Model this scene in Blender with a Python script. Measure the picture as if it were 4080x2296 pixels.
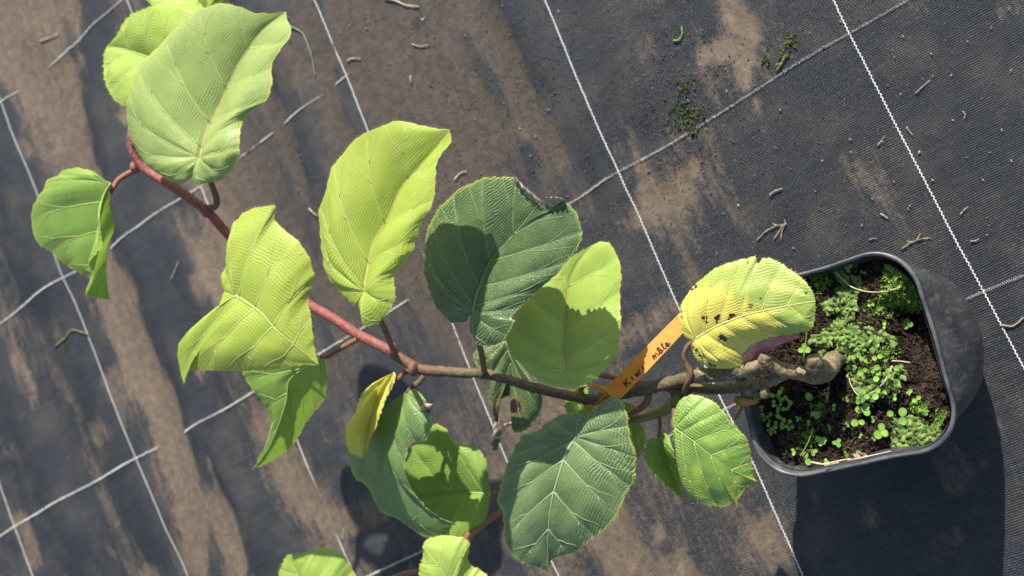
import bpy, math, random
import numpy as np
from mathutils import Vector, Matrix

for o in list(bpy.data.objects): bpy.data.objects.remove(o)
scene = bpy.context.scene
rnd = random.Random(7)
rng = np.random.default_rng(7)

# ------------------------------------------------------------------ camera
CAM = np.array([0.93745259, -0.23182158, 0.88229214])
AX = np.array([[0.77442516, -0.39244136, -0.49624131],
               [-0.4343939, -0.90008467, 0.03390464],
               [-0.45996478, 0.18930759, -0.86752235]])      # right, down, forward
FPX = 1.2 * 4080
cam_d = bpy.data.cameras.new('camera'); cam = bpy.data.objects.new('camera', cam_d)
scene.collection.objects.link(cam); scene.camera = cam
cam_d.sensor_width = 36; cam_d.lens = 43.2; cam_d.clip_start = 0.02; cam_d.clip_end = 100
mw = Matrix.Identity(4)
for i in range(3):
    mw[i][0] = AX[0][i]; mw[i][1] = -AX[1][i]; mw[i][2] = -AX[2][i]; mw[i][3] = CAM[i]
cam.matrix_world = mw
cam_d.dof.use_dof = True; cam_d.dof.focus_distance = 0.70; cam_d.dof.aperture_fstop = 11
scene.render.resolution_x = 1024; scene.render.resolution_y = 576

# ------------------------------------------------------------------ world and sun
SUN_EL = 35.0
SX, SY = 0.39, 0.921                                        # horizontal direction towards the sun
w = bpy.data.worlds.new('World'); scene.world = w; w.use_nodes = True
nt = w.node_tree; nt.nodes.clear()
sky = nt.nodes.new('ShaderNodeTexSky'); sky.sky_type = 'NISHITA'; sky.sun_disc = False
sky.sun_elevation = math.radians(SUN_EL); sky.sun_rotation = math.atan2(SX, SY)
bg = nt.nodes.new('ShaderNodeBackground'); bg.inputs[1].default_value = 0.10
wo = nt.nodes.new('ShaderNodeOutputWorld')
nt.links.new(sky.outputs[0], bg.inputs[0]); nt.links.new(bg.outputs[0], wo.inputs[0])
sl = bpy.data.lights.new('sun', 'SUN'); sl.energy = 5.0; sl.angle = math.radians(0.5); sl.color = (1.0, 0.955, 0.89)
so = bpy.data.objects.new('sun', sl); scene.collection.objects.link(so)
ce = math.cos(math.radians(SUN_EL))
so.rotation_euler = Vector((-SX * ce, -SY * ce, -math.sin(math.radians(SUN_EL)))).to_track_quat('-Z', 'Y').to_euler()
so.location = (1, 2, 3)
vs = scene.view_settings; vs.view_transform = 'Standard'; vs.look = 'None'; vs.gamma = 1; vs.exposure = 0.80
vs.use_curve_mapping = False

# ------------------------------------------------------------------ helpers
def un(x, y, z):
    """photo position (4080 wide) at a real height z -> point in the place"""
    d = AX[0] * ((x - 2040) / FPX) + AX[1] * ((y - 1148) / FPX) + AX[2]
    return CAM + d * ((z - CAM[2]) / d[2])
CROP = {'K1': (350, 0, .5379), 'K2': (80, 500, .6897), 'K3': (600, 1200, .4827), 'K4': (1200, 400, .7242),
        'K5': (1000, 1450, .5836), 'K6': (1800, 1350, .6523), 'P1': (2900, 900, .7588), 'P2': (2600, 950, .4828),
        'P3': (2200, 1150, .5518), 'P4': (3200, 1300, .4482), 'G1': (0, 0, .8276), 'G2': (0, 1100, .8247),
        'Z3': (1000, 0, .6208), 'Z4': (2100, 0, .7587), 'Z5': (3000, 0, .6897), 'Z6': (2900, 1700, .458),
        'D': (0, 0, 1.58385)}
def px(K, pts):
    ox, oy, s = CROP[K]
    return np.array([[ox + s * p[0], oy + s * p[1]] for p in pts], float)
def at(K, p, z):
    q = px(K, [p])[0]; return un(q[0], q[1], z)

WORLD = {}
def link(o, parent=None, loc=(0, 0, 0)):
    scene.collection.objects.link(o)
    loc = np.array(loc, float); WORLD[o] = loc
    if parent is not None:
        o.parent = parent; o.location = Vector(loc - WORLD[parent])
    else:
        o.location = Vector(loc)
    return o
def obj(name, verts, faces, mat, parent=None, smooth=True, origin=None):
    v = np.asarray(verts, float).reshape(-1, 3)
    if origin is None:
        origin = v.mean(0); origin[2] = v[:, 2].min()
    me = bpy.data.meshes.new(name)
    me.from_pydata((v - origin).tolist(), [], [tuple(int(i) for i in f) for f in faces])
    if smooth: me.polygons.foreach_set('use_smooth', [True] * len(me.polygons))
    me.materials.append(mat)
    return link(bpy.data.objects.new(name, me), parent, origin)
def empty(name, loc, label=None, cat=None, group=None, kind=None):
    o = bpy.data.objects.new(name, None); o.empty_display_size = .01
    link(o, None, loc); return tag(o, label, cat, group, kind)
def tag(o, label=None, cat=None, group=None, kind=None):
    if label: o['label'] = label
    if cat: o['category'] = cat
    if group: o['group'] = group
    if kind: o['kind'] = kind
    return o
def resample(P, n, smooth=True, ts=None):
    P = np.asarray(P, float)
    if smooth and len(P) > 2:                                # Catmull-Rom, 8 steps per span
        Q = np.vstack([2 * P[0] - P[1], P, 2 * P[-1] - P[-2]]); out = []
        for i in range(1, len(Q) - 2):
            p0, p1, p2, p3 = Q[i - 1], Q[i], Q[i + 1], Q[i + 2]
            for k in range(8):
                t = k / 8
                out.append(.5 * ((2 * p1) + (-p0 + p2) * t + (2 * p0 - 5 * p1 + 4 * p2 - p3) * t * t + (-p0 + 3 * p1 - 3 * p2 + p3) * t ** 3))
        P = np.array(out + [Q[-2]])
    d = np.r_[0, np.cumsum(np.linalg.norm(np.diff(P, axis=0), axis=1))]; d /= d[-1]
    ts = np.linspace(0, 1, n) if ts is None else ts
    return np.stack([np.interp(ts, d, P[:, k]) for k in range(P.shape[1])], 1)
def tube(P, R, seg=8, cap=True, jit=0.0, flat=1.0):
    P = np.asarray(P, float); n = len(P); R = np.broadcast_to(np.asarray(R, float), (n,))
    T = np.gradient(P, axis=0); T /= np.linalg.norm(T, axis=1)[:, None] + 1e-12
    up = np.array([0, 0, 1.0]) if abs(T[0][2]) < .9 else np.array([1.0, 0, 0])
    V = []; F = []
    a = np.cross(T[0], up); a /= np.linalg.norm(a)
    for i in range(n):
        a = a - T[i] * (a @ T[i]); a /= np.linalg.norm(a) + 1e-12; b = np.cross(T[i], a)
        for k in range(seg):
            th = 2 * math.pi * k / seg; r = R[i] * (1 + jit * rng.normal())
            V.append(P[i] + r * (math.cos(th) * a + flat * math.sin(th) * b))
    for i in range(n - 1):
        for k in range(seg):
            k2 = (k + 1) % seg; F.append((i * seg + k, i * seg + k2, (i + 1) * seg + k2, (i + 1) * seg + k))
    if cap:
        F.append(tuple(range(seg - 1, -1, -1))); F.append(tuple(range((n - 1) * seg, n * seg)))
    return V, F
class MB:
    def __init__(s): s.v = []; s.f = []
    def add(s, V, F):
        o = len(s.v); s.v.extend([tuple(p) for p in V]); s.f.extend([tuple(i + o for i in f) for f in F])
_perm = rng.random((64, 64))
def vnoise(x, y):
    """smooth value noise for arrays"""
    x = np.asarray(x, float); y = np.asarray(y, float)
    xi = np.floor(x).astype(int); yi = np.floor(y).astype(int); fx = x - xi; fy = y - yi
    fx = fx * fx * (3 - 2 * fx); fy = fy * fy * (3 - 2 * fy)
    g = lambda a, b: _perm[a % 64, b % 64]
    return (g(xi, yi) * (1 - fx) + g(xi + 1, yi) * fx) * (1 - fy) + (g(xi, yi + 1) * (1 - fx) + g(xi + 1, yi + 1) * fx) * fy

# ------------------------------------------------------------------ material helpers
class NT:
    def __init__(s, name):
        s.m = bpy.data.materials.new(name); s.m.use_nodes = True; s.t = s.m.node_tree; s.t.nodes.clear()
        s.out = s.n('ShaderNodeOutputMaterial')
    def n(s, typ, **kw):
        o = s.t.nodes.new(typ)
        for k, v in kw.items(): setattr(o, k, v)
        return o
    def l(s, a, b): s.t.links.new(a, b)
    def put(s, sock, v):
        if hasattr(v, 'is_output'): s.l(v, sock)
        else: sock.default_value = v
    def math(s, op, a, b=None, c=None, clamp=False):
        o = s.n('ShaderNodeMath', operation=op, use_clamp=clamp)
        for i, v in enumerate((a, b, c)):
            if v is not None: s.put(o.inputs[i], v)
        return o.outputs[0]
    def mix(s, f, a, b, blend='MIX'):
        o = s.n('ShaderNodeMix', data_type='RGBA', blend_type=blend)
        s.put(o.inputs[0], f)
        for i, v in ((6, a), (7, b)): s.put(o.inputs[i], v if hasattr(v, 'is_output') else (*v, 1) if len(v) == 3 else v)
        return o.outputs[2]
    def noise(s, vec, scale, detail=4, rough=.55, dist=0, out=0):
        o = s.n('ShaderNodeTexNoise'); o.inputs['Scale'].default_value = scale; o.inputs['Detail'].default_value = detail
        o.inputs['Roughness'].default_value = rough; o.inputs['Distortion'].default_value = dist
        if vec is not None: s.l(vec, o.inputs['Vector'])
        return o.outputs[out]
    def ramp(s, v, lo, hi):
        o = s.n('ShaderNodeMapRange', interpolation_type='SMOOTHSTEP'); s.put(o.inputs[0], v)
        s.put(o.inputs[1], lo); s.put(o.inputs[2], hi); return o.outputs[0]
    def scale(s, vec, xyz, rot=0):
        o = s.n('ShaderNodeMapping'); s.l(vec, o.inputs[0]); o.inputs['Scale'].default_value = xyz
        o.inputs['Rotation'].default_value = (0, 0, rot); return o.outputs[0]
    def pos(s): return s.n('ShaderNodeNewGeometry').outputs['Position']
    def attr(s, name, out=2): 
        o = s.n('ShaderNodeAttribute'); o.attribute_name = name; return o.outputs[out]
    def bump(s, h, dist, strength=1, normal=None):
        o = s.n('ShaderNodeBump'); o.inputs['Strength'].default_value = strength; o.inputs['Distance'].default_value = dist
        s.l(h, o.inputs['Height'])
        if normal is not None: s.l(normal, o.inputs['Normal'])
        return o.outputs[0]
    def bsdf(s, col, rough, normal=None, spec=.5, **kw):
        o = s.n('ShaderNodeBsdfPrincipled'); s.put(o.inputs['Base Color'], col if hasattr(col, 'is_output') else (*col, 1))
        s.put(o.inputs['Roughness'], rough); s.put(o.inputs['Specular IOR Level'], spec)
        if normal is not None: s.l(normal, o.inputs['Normal'])
        for k, v in kw.items(): s.put(o.inputs[k.replace('_', ' ')], v)
        return o.outputs[0]
    def done(s, sh): s.l(sh, s.out.inputs[0]); return s.m

def mat_simple(name, c1, c2, scale, rough=.7, bump=.0005, spec=.3, detail=5, stretch=(1, 1, 1)):
    t = NT(name); p = t.scale(t.pos(), stretch); n = t.noise(p, scale, detail)
    f = t.ramp(n, .35, .65)
    return t.done(t.bsdf(t.mix(f, c1, c2), rough, t.bump(n, bump), spec))

# ------------------------------------------------------------------ ground fabric
def world_line(K, pts): return np.array([at(K, p, 0)[:2] for p in pts])
def seg_dist(X, Y, L):
    """distance of every (X, Y) to the polyline L"""
    best = np.full(X.shape, 1e9)
    for a, b in zip(L[:-1], L[1:]):
        ab = b - a; t = np.clip(((X - a[0]) * ab[0] + (Y - a[1]) * ab[1]) / (ab @ ab), 0, 1)
        best = np.minimum(best, np.hypot(X - a[0] - t * ab[0], Y - a[1] - t * ab[1]))
    return best
# long folds of the fabric: crests washed clean, troughs filled with silt, plus one painted shadow patch (path, half width m, clean +, silt -)
FOLDS = [([(1270, -40), (1330, 90), (1410, 220), (1490, 350), (1545, 470)], .016, .95),
         ([(1440, 60), (1500, 190), (1560, 320)], .010, .5),
         ([(1470, -30), (1550, 120), (1620, 270)], .014, .7),
         ([(1180, 90), (1270, 270), (1340, 410)], .006, .6),
         ([(1055, 20), (1140, 175)], .006, .6),
         ([(980, 150), (1040, 290)], .009, .4),
         ([(790, -30), (830, 80), (875, 200), (920, 330)], .008, .7),
         ([(600, -40), (690, 90), (745, 220), (800, 360), (820, 480)], .020, .8),
         ([(665, 290), (730, 430), (800, 600)], .010, .6),
         ([(880, 270), (940, 360)], .012, .5),
         ([(255, -40), (255, 150), (270, 330), (310, 560), (400, 760), (455, 930), (505, 1070), (560, 1160), (640, 1290), (720, 1450)], .022, .95),
         ([(330, 380), (420, 600), (520, 780), (640, 960)], .030, .6),
         ([(150, -40), (180, 120), (235, 300)], .012, .4),
         ([(-40, 160), (30, 330), (90, 520), (140, 700)], .030, .8),
         ([(0, 420), (60, 600), (170, 800), (260, 1000), (330, 1180), (400, 1330)], .035, .7),
         ([(470, 1060), (500, 1180), (530, 1300), (545, 1450)], .012, .7),
         ([(560, 1180), (620, 1300), (660, 1450)], .014, .5),
         ([(640, 850), (720, 1000), (800, 1150)], .024, .5),
         ([(820, 1050), (900, 1200), (960, 1380)], .025, .4),
         ([(-60, 830), (40, 1000), (120, 1180), (200, 1360)], .040, .8),
         ([(960, 900), (1010, 1000)], .03, .5),  # leaf shadow near the stem node, painted as a darker patch with less silt
         ([(230, 600), (310, 800), (385, 960), (440, 1120), (480, 1240), (500, 1380)], .022, -1.3),
         ([(0, 180), (110, 240), (180, 400), (215, 560)], .030, -.8),
         ([(60, 20), (170, 60)], .03, -.6),
         ([(530, 640), (600, 880), (680, 1060), (760, 1250)], .018, -.8),
         ([(455, 560), (560, 760)], .012, -.3),
         ([(530, 1150), (585, 1280), (610, 1420)], .008, -1.2),
         ([(520, 330), (570, 480), (600, 560)], .022, -.8),
         ([(640, 190), (700, 330), (770, 480)], .010, -.6),
         ([(1020, 30), (1150, 250), (1290, 470)], .05, -.35),
         ([(1190, -20), (1290, 180), (1400, 380), (1470, 500)], .018, -.6),
         ([(1840, 30), (1850, 140)], .035, -.6),
         ([(1560, 400), (1600, 460)], .012, -.5),
         ([(1640, 540), (1640, 660)], .03, -.3),
         ([(1830, 1270), (1900, 1420)], .03, -.25),
         ([(1500, 1330), (1600, 1380)], .02, -.3)]
for bx_, by_, br_ in ((1808, 110, 9), (1853, 40, 10), (1888, 60, 9), (1868, 125, 10), (1868, 190, 7), (1768, 125, 6), (1588, 315, 8), (1548, 335, 7), (1608, 380, 8), (1628, 425, 8), (1915, 325, 6), (1898, 260, 5), (1753, 407, 5),
                      (1678, 480, 8), (1628, 490, 8), (1723, 445, 7), (1558, 285, 6), (1830, 10, 8), (1530, 1390, 7), (1660, 1330, 6), (1720, 1400, 8), (1930, 1330, 8), (2050, 1220, 8), (2180, 1300, 6), (2250, 1330, 8), (2400, 1340, 7), (1590, 1400, 7), (2480, 1150, 6)):
    FOLDS.append(([(bx_, by_), (bx_ + 6, by_ + 14), (bx_ + 3, by_ + 22)], br_ * .0008, -.75))
FOLDS.append(([(1760, 490), (1830, 570)], .03, -.4))
FOLDW = [(world_line('D', p), r, s) for p, r, s in FOLDS]
C1 = at('D', (980, 300), 0); C2 = at('D', (560, 900), 0)
def smooth01(v): v = np.clip(v, 0, 1); return v * v * (3 - 2 * v)
def fold_field(X, Y):
    h = np.zeros_like(X); s = np.zeros_like(X)
    wx = X + .012 * (vnoise(X * 14 + 3, Y * 9) - .5); wy = Y + .012 * (vnoise(X * 12 + 31, Y * 10 + 7) - .5)
    for L, r, k in FOLDW:
        d = seg_dist(wx, wy, L) / r; g = np.exp(-d * d)
        s -= k * g * .55; h += k * g * r * (.24 if r > .0105 and k > 0 else .07)
    return h, s
def fabric(X, Y):
    X = np.asarray(X, float); Y = np.asarray(Y, float)
    h, s = fold_field(X, Y)
    # silt by region: left half under standing water, right half mostly clean
    along = (X - C1[0]) * .9 + (Y - C1[1]) * -.2
    reg = .52 - .34 * smooth01((X - .46 - .12 * (vnoise(X * 5, Y * 5) - .5)) / .16)
    ctr = np.exp(-(((X - C1[0]) / .17) ** 2 + ((Y - C1[1]) / .22) ** 2))
    reg = reg + .34 * ctr
    s = s + reg + .30 * smooth01((vnoise(X * 26 + 17, Y * 26 + 3) - .62) / .25) + .22 * (vnoise(X * 9 + 5, Y * 6) - .5) + .12 * (vnoise(X * 30, Y * 22 + 9) - .5)
    wet = np.clip(ctr * 1.25 + .1, 0, 1)
    far = np.clip((np.hypot(X - .4, Y) - .9) / 1.5, 0, 1)
    h = h + .0035 * (vnoise(X * 7 + 11, Y * 3.1) - .5) + .0012 * (vnoise(X * 24, Y * 9 + 4) - .5)
    h = h - np.clip(s - .5, 0, 1) * .0015
    return h * (1 - far), np.clip(s, 0, 1), wet
def axis(lo, hi, step):
    inn = np.arange(lo, hi + 1e-9, step); g = step * np.cumsum(1.22 ** np.arange(1, 34))
    return np.r_[lo - g[::-1], inn, hi + g]
gx = axis(-.42, 1.02, .0034); gy = axis(-.48, .62, .0042)
GX, GY = np.meshgrid(gx, gy); H, SI, WE = fabric(GX, GY)
nx, ny = len(gx), len(gy)
i = np.arange(ny - 1)[:, None] * nx + np.arange(nx - 1)[None, :]
faces = np.stack([i, i + 1, i + nx + 1, i + nx], -1).reshape(-1, 4)

def mud_nodes(t):
    """colour of dried and wet silt, and how much of it lies here"""
    p = t.pos()
    n1 = t.noise(t.scale(p, (1, .45, 1)), 38, 6, .6, .4); n2 = t.noise(p, 260, 4, .6); n3 = t.noise(p, 900, 2)
    s = t.attr('silt'); wet = t.attr('wet')
    v = t.math('ADD', s, t.math('MULTIPLY', t.math('SUBTRACT', n1, .5), .75))
    v = t.math('ADD', v, t.math('MULTIPLY', t.math('SUBTRACT', n2, .5), .60))
    v = t.math('ADD', v, t.math('MULTIPLY', t.math('SUBTRACT', n3, .5), .35))
    n5 = t.noise(t.scale(p, (1, .12, 1), .12), 150, 6, .62); n6 = t.noise(t.scale(p, (1, .10, 1), .10), 42, 4, .6)
    v = t.math('ADD', v, t.math('MULTIPLY', t.math('SUBTRACT', n5, .5), .70)); v = t.math('ADD', v, t.math('MULTIPLY', t.math('SUBTRACT', n6, .5), .55))
    m = t.ramp(v, .36, .78)
    n4 = t.noise(p, 120, 5, .65)
    dry = t.mix(t.ramp(n4, .3, .7), (.125, .088, .058), (.205, .148, .098))
    wetc = t.mix(t.ramp(n4, .3, .7), (.046, .034, .023), (.095, .070, .047))
    col = t.mix(t.ramp(t.math('ADD', wet, t.math('MULTIPLY', t.math('SUBTRACT', n1, .5), .5)), .2, .75), dry, wetc)
    col = t.mix(t.math('MULTIPLY', t.ramp(n5, .45, .62), .30), col, (.075, .062, .050))
    col = t.mix(t.math('MULTIPLY', t.ramp(n3, .55, .72), .6), col, (.04, .031, .022))
    return p, m, col, n2, n3, wet
t = NT('woven_fabric'); p, m, mud, n2, n3, wet = mud_nodes(t)
def weave(t, p, k, axis_, ph=0.0):
    sx = t.n('ShaderNodeSeparateXYZ'); t.l(p, sx.inputs[0])
    return t.math('SINE', t.math('ADD', t.math('MULTIPLY', sx.outputs[axis_], k), ph))
wob = t.n('ShaderNodeVectorMath', operation='ADD'); t.l(p, wob.inputs[0])
wsc = t.n('ShaderNodeVectorMath', operation='SCALE'); t.l(t.noise(p, 30, 2, out=1), wsc.inputs[0]); wsc.inputs['Scale'].default_value = .0035
t.l(wsc.outputs[0], wob.inputs[1]); pw = wob.outputs[0]
ribs = weave(t, pw, 2 * math.pi / .00165, 1); cross = weave(t, pw, 2 * math.pi / .0021, 0)
wv = t.math('ADD', t.math('MULTIPLY', ribs, .5), t.math('MULTIPLY', t.math('MULTIPLY', cross, ribs), .5))
wv01 = t.math('MULTIPLY_ADD', wv, .5, .5)
strk = t.noise(t.scale(p, (14, 330, 1)), 1.0, 3, .6)
fold_shade = t.noise(t.scale(p, (3, 60, 1)), 1.0, 4, .6)
tape = t.mix(t.ramp(strk, .32, .68), (.0035, .0046, .0070), (.017, .020, .027))
tape = t.mix(t.math('MULTIPLY', t.ramp(fold_shade, .35, .65), .5), tape, (.006, .007, .009))  # broad dark streaks put fold shading into the tape colour
tape = t.mix(t.math('MULTIPLY', t.math('POWER', wv01, 2.2), .85), tape, (.052, .057, .066))
dust = t.ramp(t.noise(p, 22, 6, .65), .42, .75)
tape = t.mix(t.math('MULTIPLY', dust, .6), tape, (.080, .066, .050))
spk = t.ramp(t.noise(p, 1500, 1), .70, .78)
tape = t.mix(t.math('MULTIPLY', spk, .7), tape, (.35, .34, .33))
col = t.mix(t.math('MULTIPLY', m, t.math('MULTIPLY_ADD', wv01, .22, .68)), tape, mud)
hgt = t.math('ADD', t.math('MULTIPLY', wv01, t.math('MULTIPLY_ADD', m, -.8, 1.0)), t.math('MULTIPLY', n2, .7))
nrm = t.bump(hgt, .0011, 1.0)
rough = t.math('MULTIPLY_ADD', m, .34, .38)
rough = t.math('SUBTRACT', rough, t.math('MULTIPLY', t.ramp(t.noise(p, 60, 3), .5, .68), .10))
sh = t.bsdf(col, rough, nrm, .34, Coat_Weight=t.math('MULTIPLY', wet, .3), Coat_Roughness=.18)
M_FAB = t.done(sh)
verts = np.stack([GX.ravel(), GY.ravel(), H.ravel()], 1)
ground = obj('ground_fabric', verts, faces, M_FAB, origin=np.zeros(3))
tag(ground, 'black woven weed control fabric streaked with tan silt', 'ground fabric', kind='structure')
def put_attr(o, name, val):
    a = o.data.attributes.new(name, 'FLOAT', 'POINT'); a.data.foreach_set('value', np.asarray(val, np.float32).ravel())
put_attr(ground, 'silt', SI); put_attr(ground, 'wet', WE)
def gz(x, y): return float(fabric(np.array([x]), np.array([y]))[0][0])

# woven tracer threads
def thread_mat(name, c1, c2, keep):
    t = NT(name); p, m, mud, n2, n3, wet = mud_nodes(t)
    c = t.mix(t.ramp(t.noise(p, 400, 3), .35, .7), c1, c2)
    c = t.mix(t.math('MULTIPLY', t.ramp(m, keep, 1.0), .9), c, mud)
    return t.done(t.bsdf(c, .55, None, .4))
M_TH = thread_mat('tracer_white', (.80, .80, .78), (.62, .62, .60), .75)
M_TH2 = thread_mat('tracer_grey', (.70, .70, .67), (.46, .46, .44), .6)
def thread(name, parts, zig, pitch, r, mat, ext=(0.0, 0.0)):
    L = np.vstack([world_line(K, pts) for K, pts in parts])
    a = L[0] + (L[0] - L[1]) / np.linalg.norm(L[0] - L[1]) * ext[0]; b = L[-1] + (L[-1] - L[-2]) / np.linalg.norm(L[-1] - L[-2]) * ext[1]
    L = np.vstack([a, L, b]) if ext[0] > 0 and ext[1] > 0 else (np.vstack([L, b]) if ext[1] > 0 else (np.vstack([a, L]) if ext[0] > 0 else L))
    ln = np.linalg.norm(np.diff(L, axis=0), axis=1).sum(); n = int(ln / pitch * 2)
    Q = resample(L, n, False); kw = int(.022 / ln * n) * 2 + 1; pad = np.pad(Q, ((kw // 2, kw // 2), (0, 0)), mode='reflect', reflect_type='odd'); Q = np.stack([np.convolve(pad[:, k_], np.ones(kw) / kw, 'valid') for k_ in (0, 1)], 1); n = len(Q)
    T = np.gradient(Q, axis=0); T /= np.linalg.norm(T, axis=1)[:, None]; N = np.stack([-T[:, 1], T[:, 0]], 1)
    s = np.where(np.arange(n) % 2 == 0, 1, -1)[:, None]
    Z = Q + N * s * zig * (1 + .2 * rng.normal(size=(n, 1)))
    h, si, we = fabric(Z[:, 0], Z[:, 1])
    sink = np.clip((si - .72) / .2, 0, 1) * .0022
    P = np.column_stack([Z, h + .0006 + .0003 * s[:, 0] - sink])
    V, F = tube(P, r, 4, flat=.5)
    o = obj(name, V, F, mat, ground)
    va = np.array(V); _, s2, w2 = fabric(va[:, 0], va[:, 1]); put_attr(o, 'silt', s2 * .8); put_attr(o, 'wet', w2)
    return o
STR = [[('G2', [(0, 1000), (70, 1200), (120, 1340), (160, 1450)])],
       [('G1', [(0, 420), (50, 560), (110, 710), (180, 880), (215, 980), (300, 1270)]), ('G2', [(330, 0), (420, 230), (500, 430), (560, 590), (640, 790), (700, 930), (790, 1140), (830, 1250), (905, 1440)])],
       [('D', [(320, 0), (420, 250)]), ('K2', [(1060, 400), (1175, 690)]), ('K5', [(325, 490), (400, 700), (480, 900), (550, 1080), (610, 1220), (660, 1330), (720, 1450)])],
       [('Z3', [(410, 0), (480, 150), (530, 300), (600, 440), (650, 570), (700, 690), (755, 830)]), ('K4', [(655, 810), (840, 1240)]), ('K6', [(60, 50), (110, 180), (170, 330), (240, 500), (320, 710), (600, 1350), (650, 1450)])],
       [('Z4', [(95, 0), (140, 100), (200, 250), (270, 420), (340, 580), (400, 720), (485, 900), (540, 1030), (610, 1190), (660, 1310), (720, 1450)]), ('K6', [(1555, 185), (1640, 360)]), ('Z6', [(225, 320), (330, 560), (430, 800), (540, 1030), (650, 1290)])],
       [('Z5', [(465, 0), (500, 80), (560, 200), (640, 360), (700, 470), (760, 600), (840, 750), (910, 890), (1000, 1060), (1060, 1170), (1110, 1280), (1160, 1370), (1200, 1445)]), ('D', [(2475, 733), (2540, 860), (2576, 925)])]]
for s_ in STR: thread('tracer_thread', s_, .00050, .0030, .00046, M_TH, (.5, .5))
CRS = [[('Z5', [(900, 0), (560, 195), (300, 340), (0, 540)]), ('Z4', [(1000, 610), (740, 770), (485, 900), (290, 1030)]), ('K4', [(740, 1005), (470, 1175)]), ('G2', [(1110, 635), (1000, 690), (880, 770), (670, 880), (400, 1030), (70, 1210), (0, 1260)])],
       [('Z3', [(1130, 100), (930, 260), (640, 470), (420, 640), (290, 740), (80, 905)]), ('K2', [(1010, 375), (900, 440), (600, 660)]), ('G2', [(330, 10), (150, 120), (0, 240)])],
       [('P1', [(1555, 260), (1345, 345), (1220, 400)]), ('P3', [(1320, 835), (1270, 865)]), ('K5', [(1150, 1290), (1080, 1320), (850, 1430)])],
       [('G1', [(570, 20), (430, 160), (80, 450), (0, 510)])]]
for s_ in CRS: thread('cross_tracer_thread', s_, .00095, .0015, .00044, M_TH2, (.5, .5))

# ------------------------------------------------------------------ pot
PC = np.array([.7190, -.2100]); PR = math.radians(-10.4); PH = .12
ex = np.array([math.cos(PR), math.sin(PR)]); ey = np.array([-math.sin(PR), math.cos(PR)])
def rring(hw, hh, r, n=18, bulge=0.0):
    """rounded rectangle; +x side may bulge"""
    pts = []
    for cx_, cy_, a0 in ((hw - r, hh - r, 0), (-hw + r, hh - r, 90), (-hw + r, -hh + r, 180), (hw - r, -hh + r, 270)):
        for k in range(n):
            a = math.radians(a0 + 90 * k / (n - 1)); pts.append((cx_ + r * math.cos(a), cy_ + r * math.sin(a)))
        # straight side subdivided
        nx_ = {0: (-hw + r, hh), 90: (-hw, -hh + r), 180: (hw - r, -hh), 270: (hw, hh - r)}[a0]
        for k in range(1, 10):
            f = k / 10; pts.append((pts[-k][0] * (1 - f) + nx_[0] * f if k == 1 else pts[-1][0], 0) if False else
                                   (pts_last(pts, k, nx_, f)))
    return np.array(pts)
def pts_last(pts, k, nx_, f):
    b = pts[-k]; return (b[0] * (1 - f) + nx_[0] * f, b[1] * (1 - f) + nx_[1] * f)
def pot_ring(z, hw, r=.030, bul=0.0, dent=0.0):
    P = rring(hw, hw, r)
    wgt = np.clip(P[:, 0] / hw, 0, 1) ** 3 * np.cos(np.clip(P[:, 1] / hw, -1, 1) * math.pi / 2) ** .9
    P[:, 0] += (bul - dent) * wgt
    P[:, 1] += -.002 * np.cos(P[:, 0] / hw * 1.5) * np.sign(P[:, 1])
    P = P * (1 + .006 * np.sin(np.arctan2(P[:, 1], P[:, 0]) * 7 + 1))[:, None]
    W_ = PC + P[:, :1] * ex + P[:, 1:] * ey
    return np.column_stack([W_, np.full(len(P), z)])
def loft(rings, close=False):
    n = len(rings[0]); V = np.vstack(rings); F = []
    for i in range(len(rings) - 1):
        for k in range(n):
            k2 = (k + 1) % n; F.append((i * n + k, i * n + k2, (i + 1) * n + k2, (i + 1) * n + k))
    if close: F.append(tuple(range(n - 1, -1, -1)))
    return V, F
t = NT('pot_plastic'); p = t.pos()
n1 = t.noise(p, 60, 6, .65); n2 = t.noise(t.scale(p, (1, 1, .25)), 700, 3)
c = t.mix(t.ramp(n1, .3, .75), (.020, .022, .025), (.050, .052, .054))
n4 = t.noise(t.scale(p, (260, 260, 14)), 1.0, 4, .6)
c = t.mix(t.math('MULTIPLY', t.ramp(n4, .5, .75), .6), c, (.105, .10, .092))
c = t.mix(t.math('MULTIPLY', t.ramp(n2, .62, .72), .5), c, (.16, .15, .13))
c = t.mix(t.math('MULTIPLY', t.ramp(t.noise(p, 140, 4), .58, .7), .35), c, (.14, .12, .09))
M_POT = t.done(t.bsdf(c, t.math('MULTIPLY_ADD', n1, .3, .28), t.bump(n2, .0003, .5), .5))
pot = empty('plant_pot', (PC[0], PC[1], gz(*PC)), 'square black plastic nursery pot with rounded corners and bulging side wall', 'plant pot')
rings = []
for k in range(13):
    f = k / 12; z = .001 + f * (PH - .007)
    hw = .0535 + .0085 * f
    rings.append(pot_ring(z, hw, .026 + .004 * f, bul=.021 * math.sin(math.pi * min(1, f * .97 + .03)) ** .8))
V, F = loft(rings, True); obj('wall', V, F, M_POT, pot)
inner = [pot_ring(PH - .006 - .0018 * k * 3, .0615 - .0012 * k, .029, bul=.021 * math.sin(math.pi * min(1, (1 - k * .05) * .97 + .03)) ** .8 - .0015) for k in range(7)]
V, F = loft(inner); obj('inner_wall', V, [f[::-1] for f in F], M_POT, pot)
rr = [pot_ring(PH - .009, .0624, .030), pot_ring(PH - .0085, .0640, .030), pot_ring(PH - .002, .0646, .030), pot_ring(PH - .0004, .0643, .030),
      pot_ring(PH, .0634, .030), pot_ring(PH - .0006, .0623, .029), pot_ring(PH - .007, .0617, .029)]
V, F = loft(rr); obj('rim', V, F, mat_simple('rim_plastic', (.040, .044, .050), (.105, .105, .10), 90, .42, .0002, .55), pot)

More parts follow.
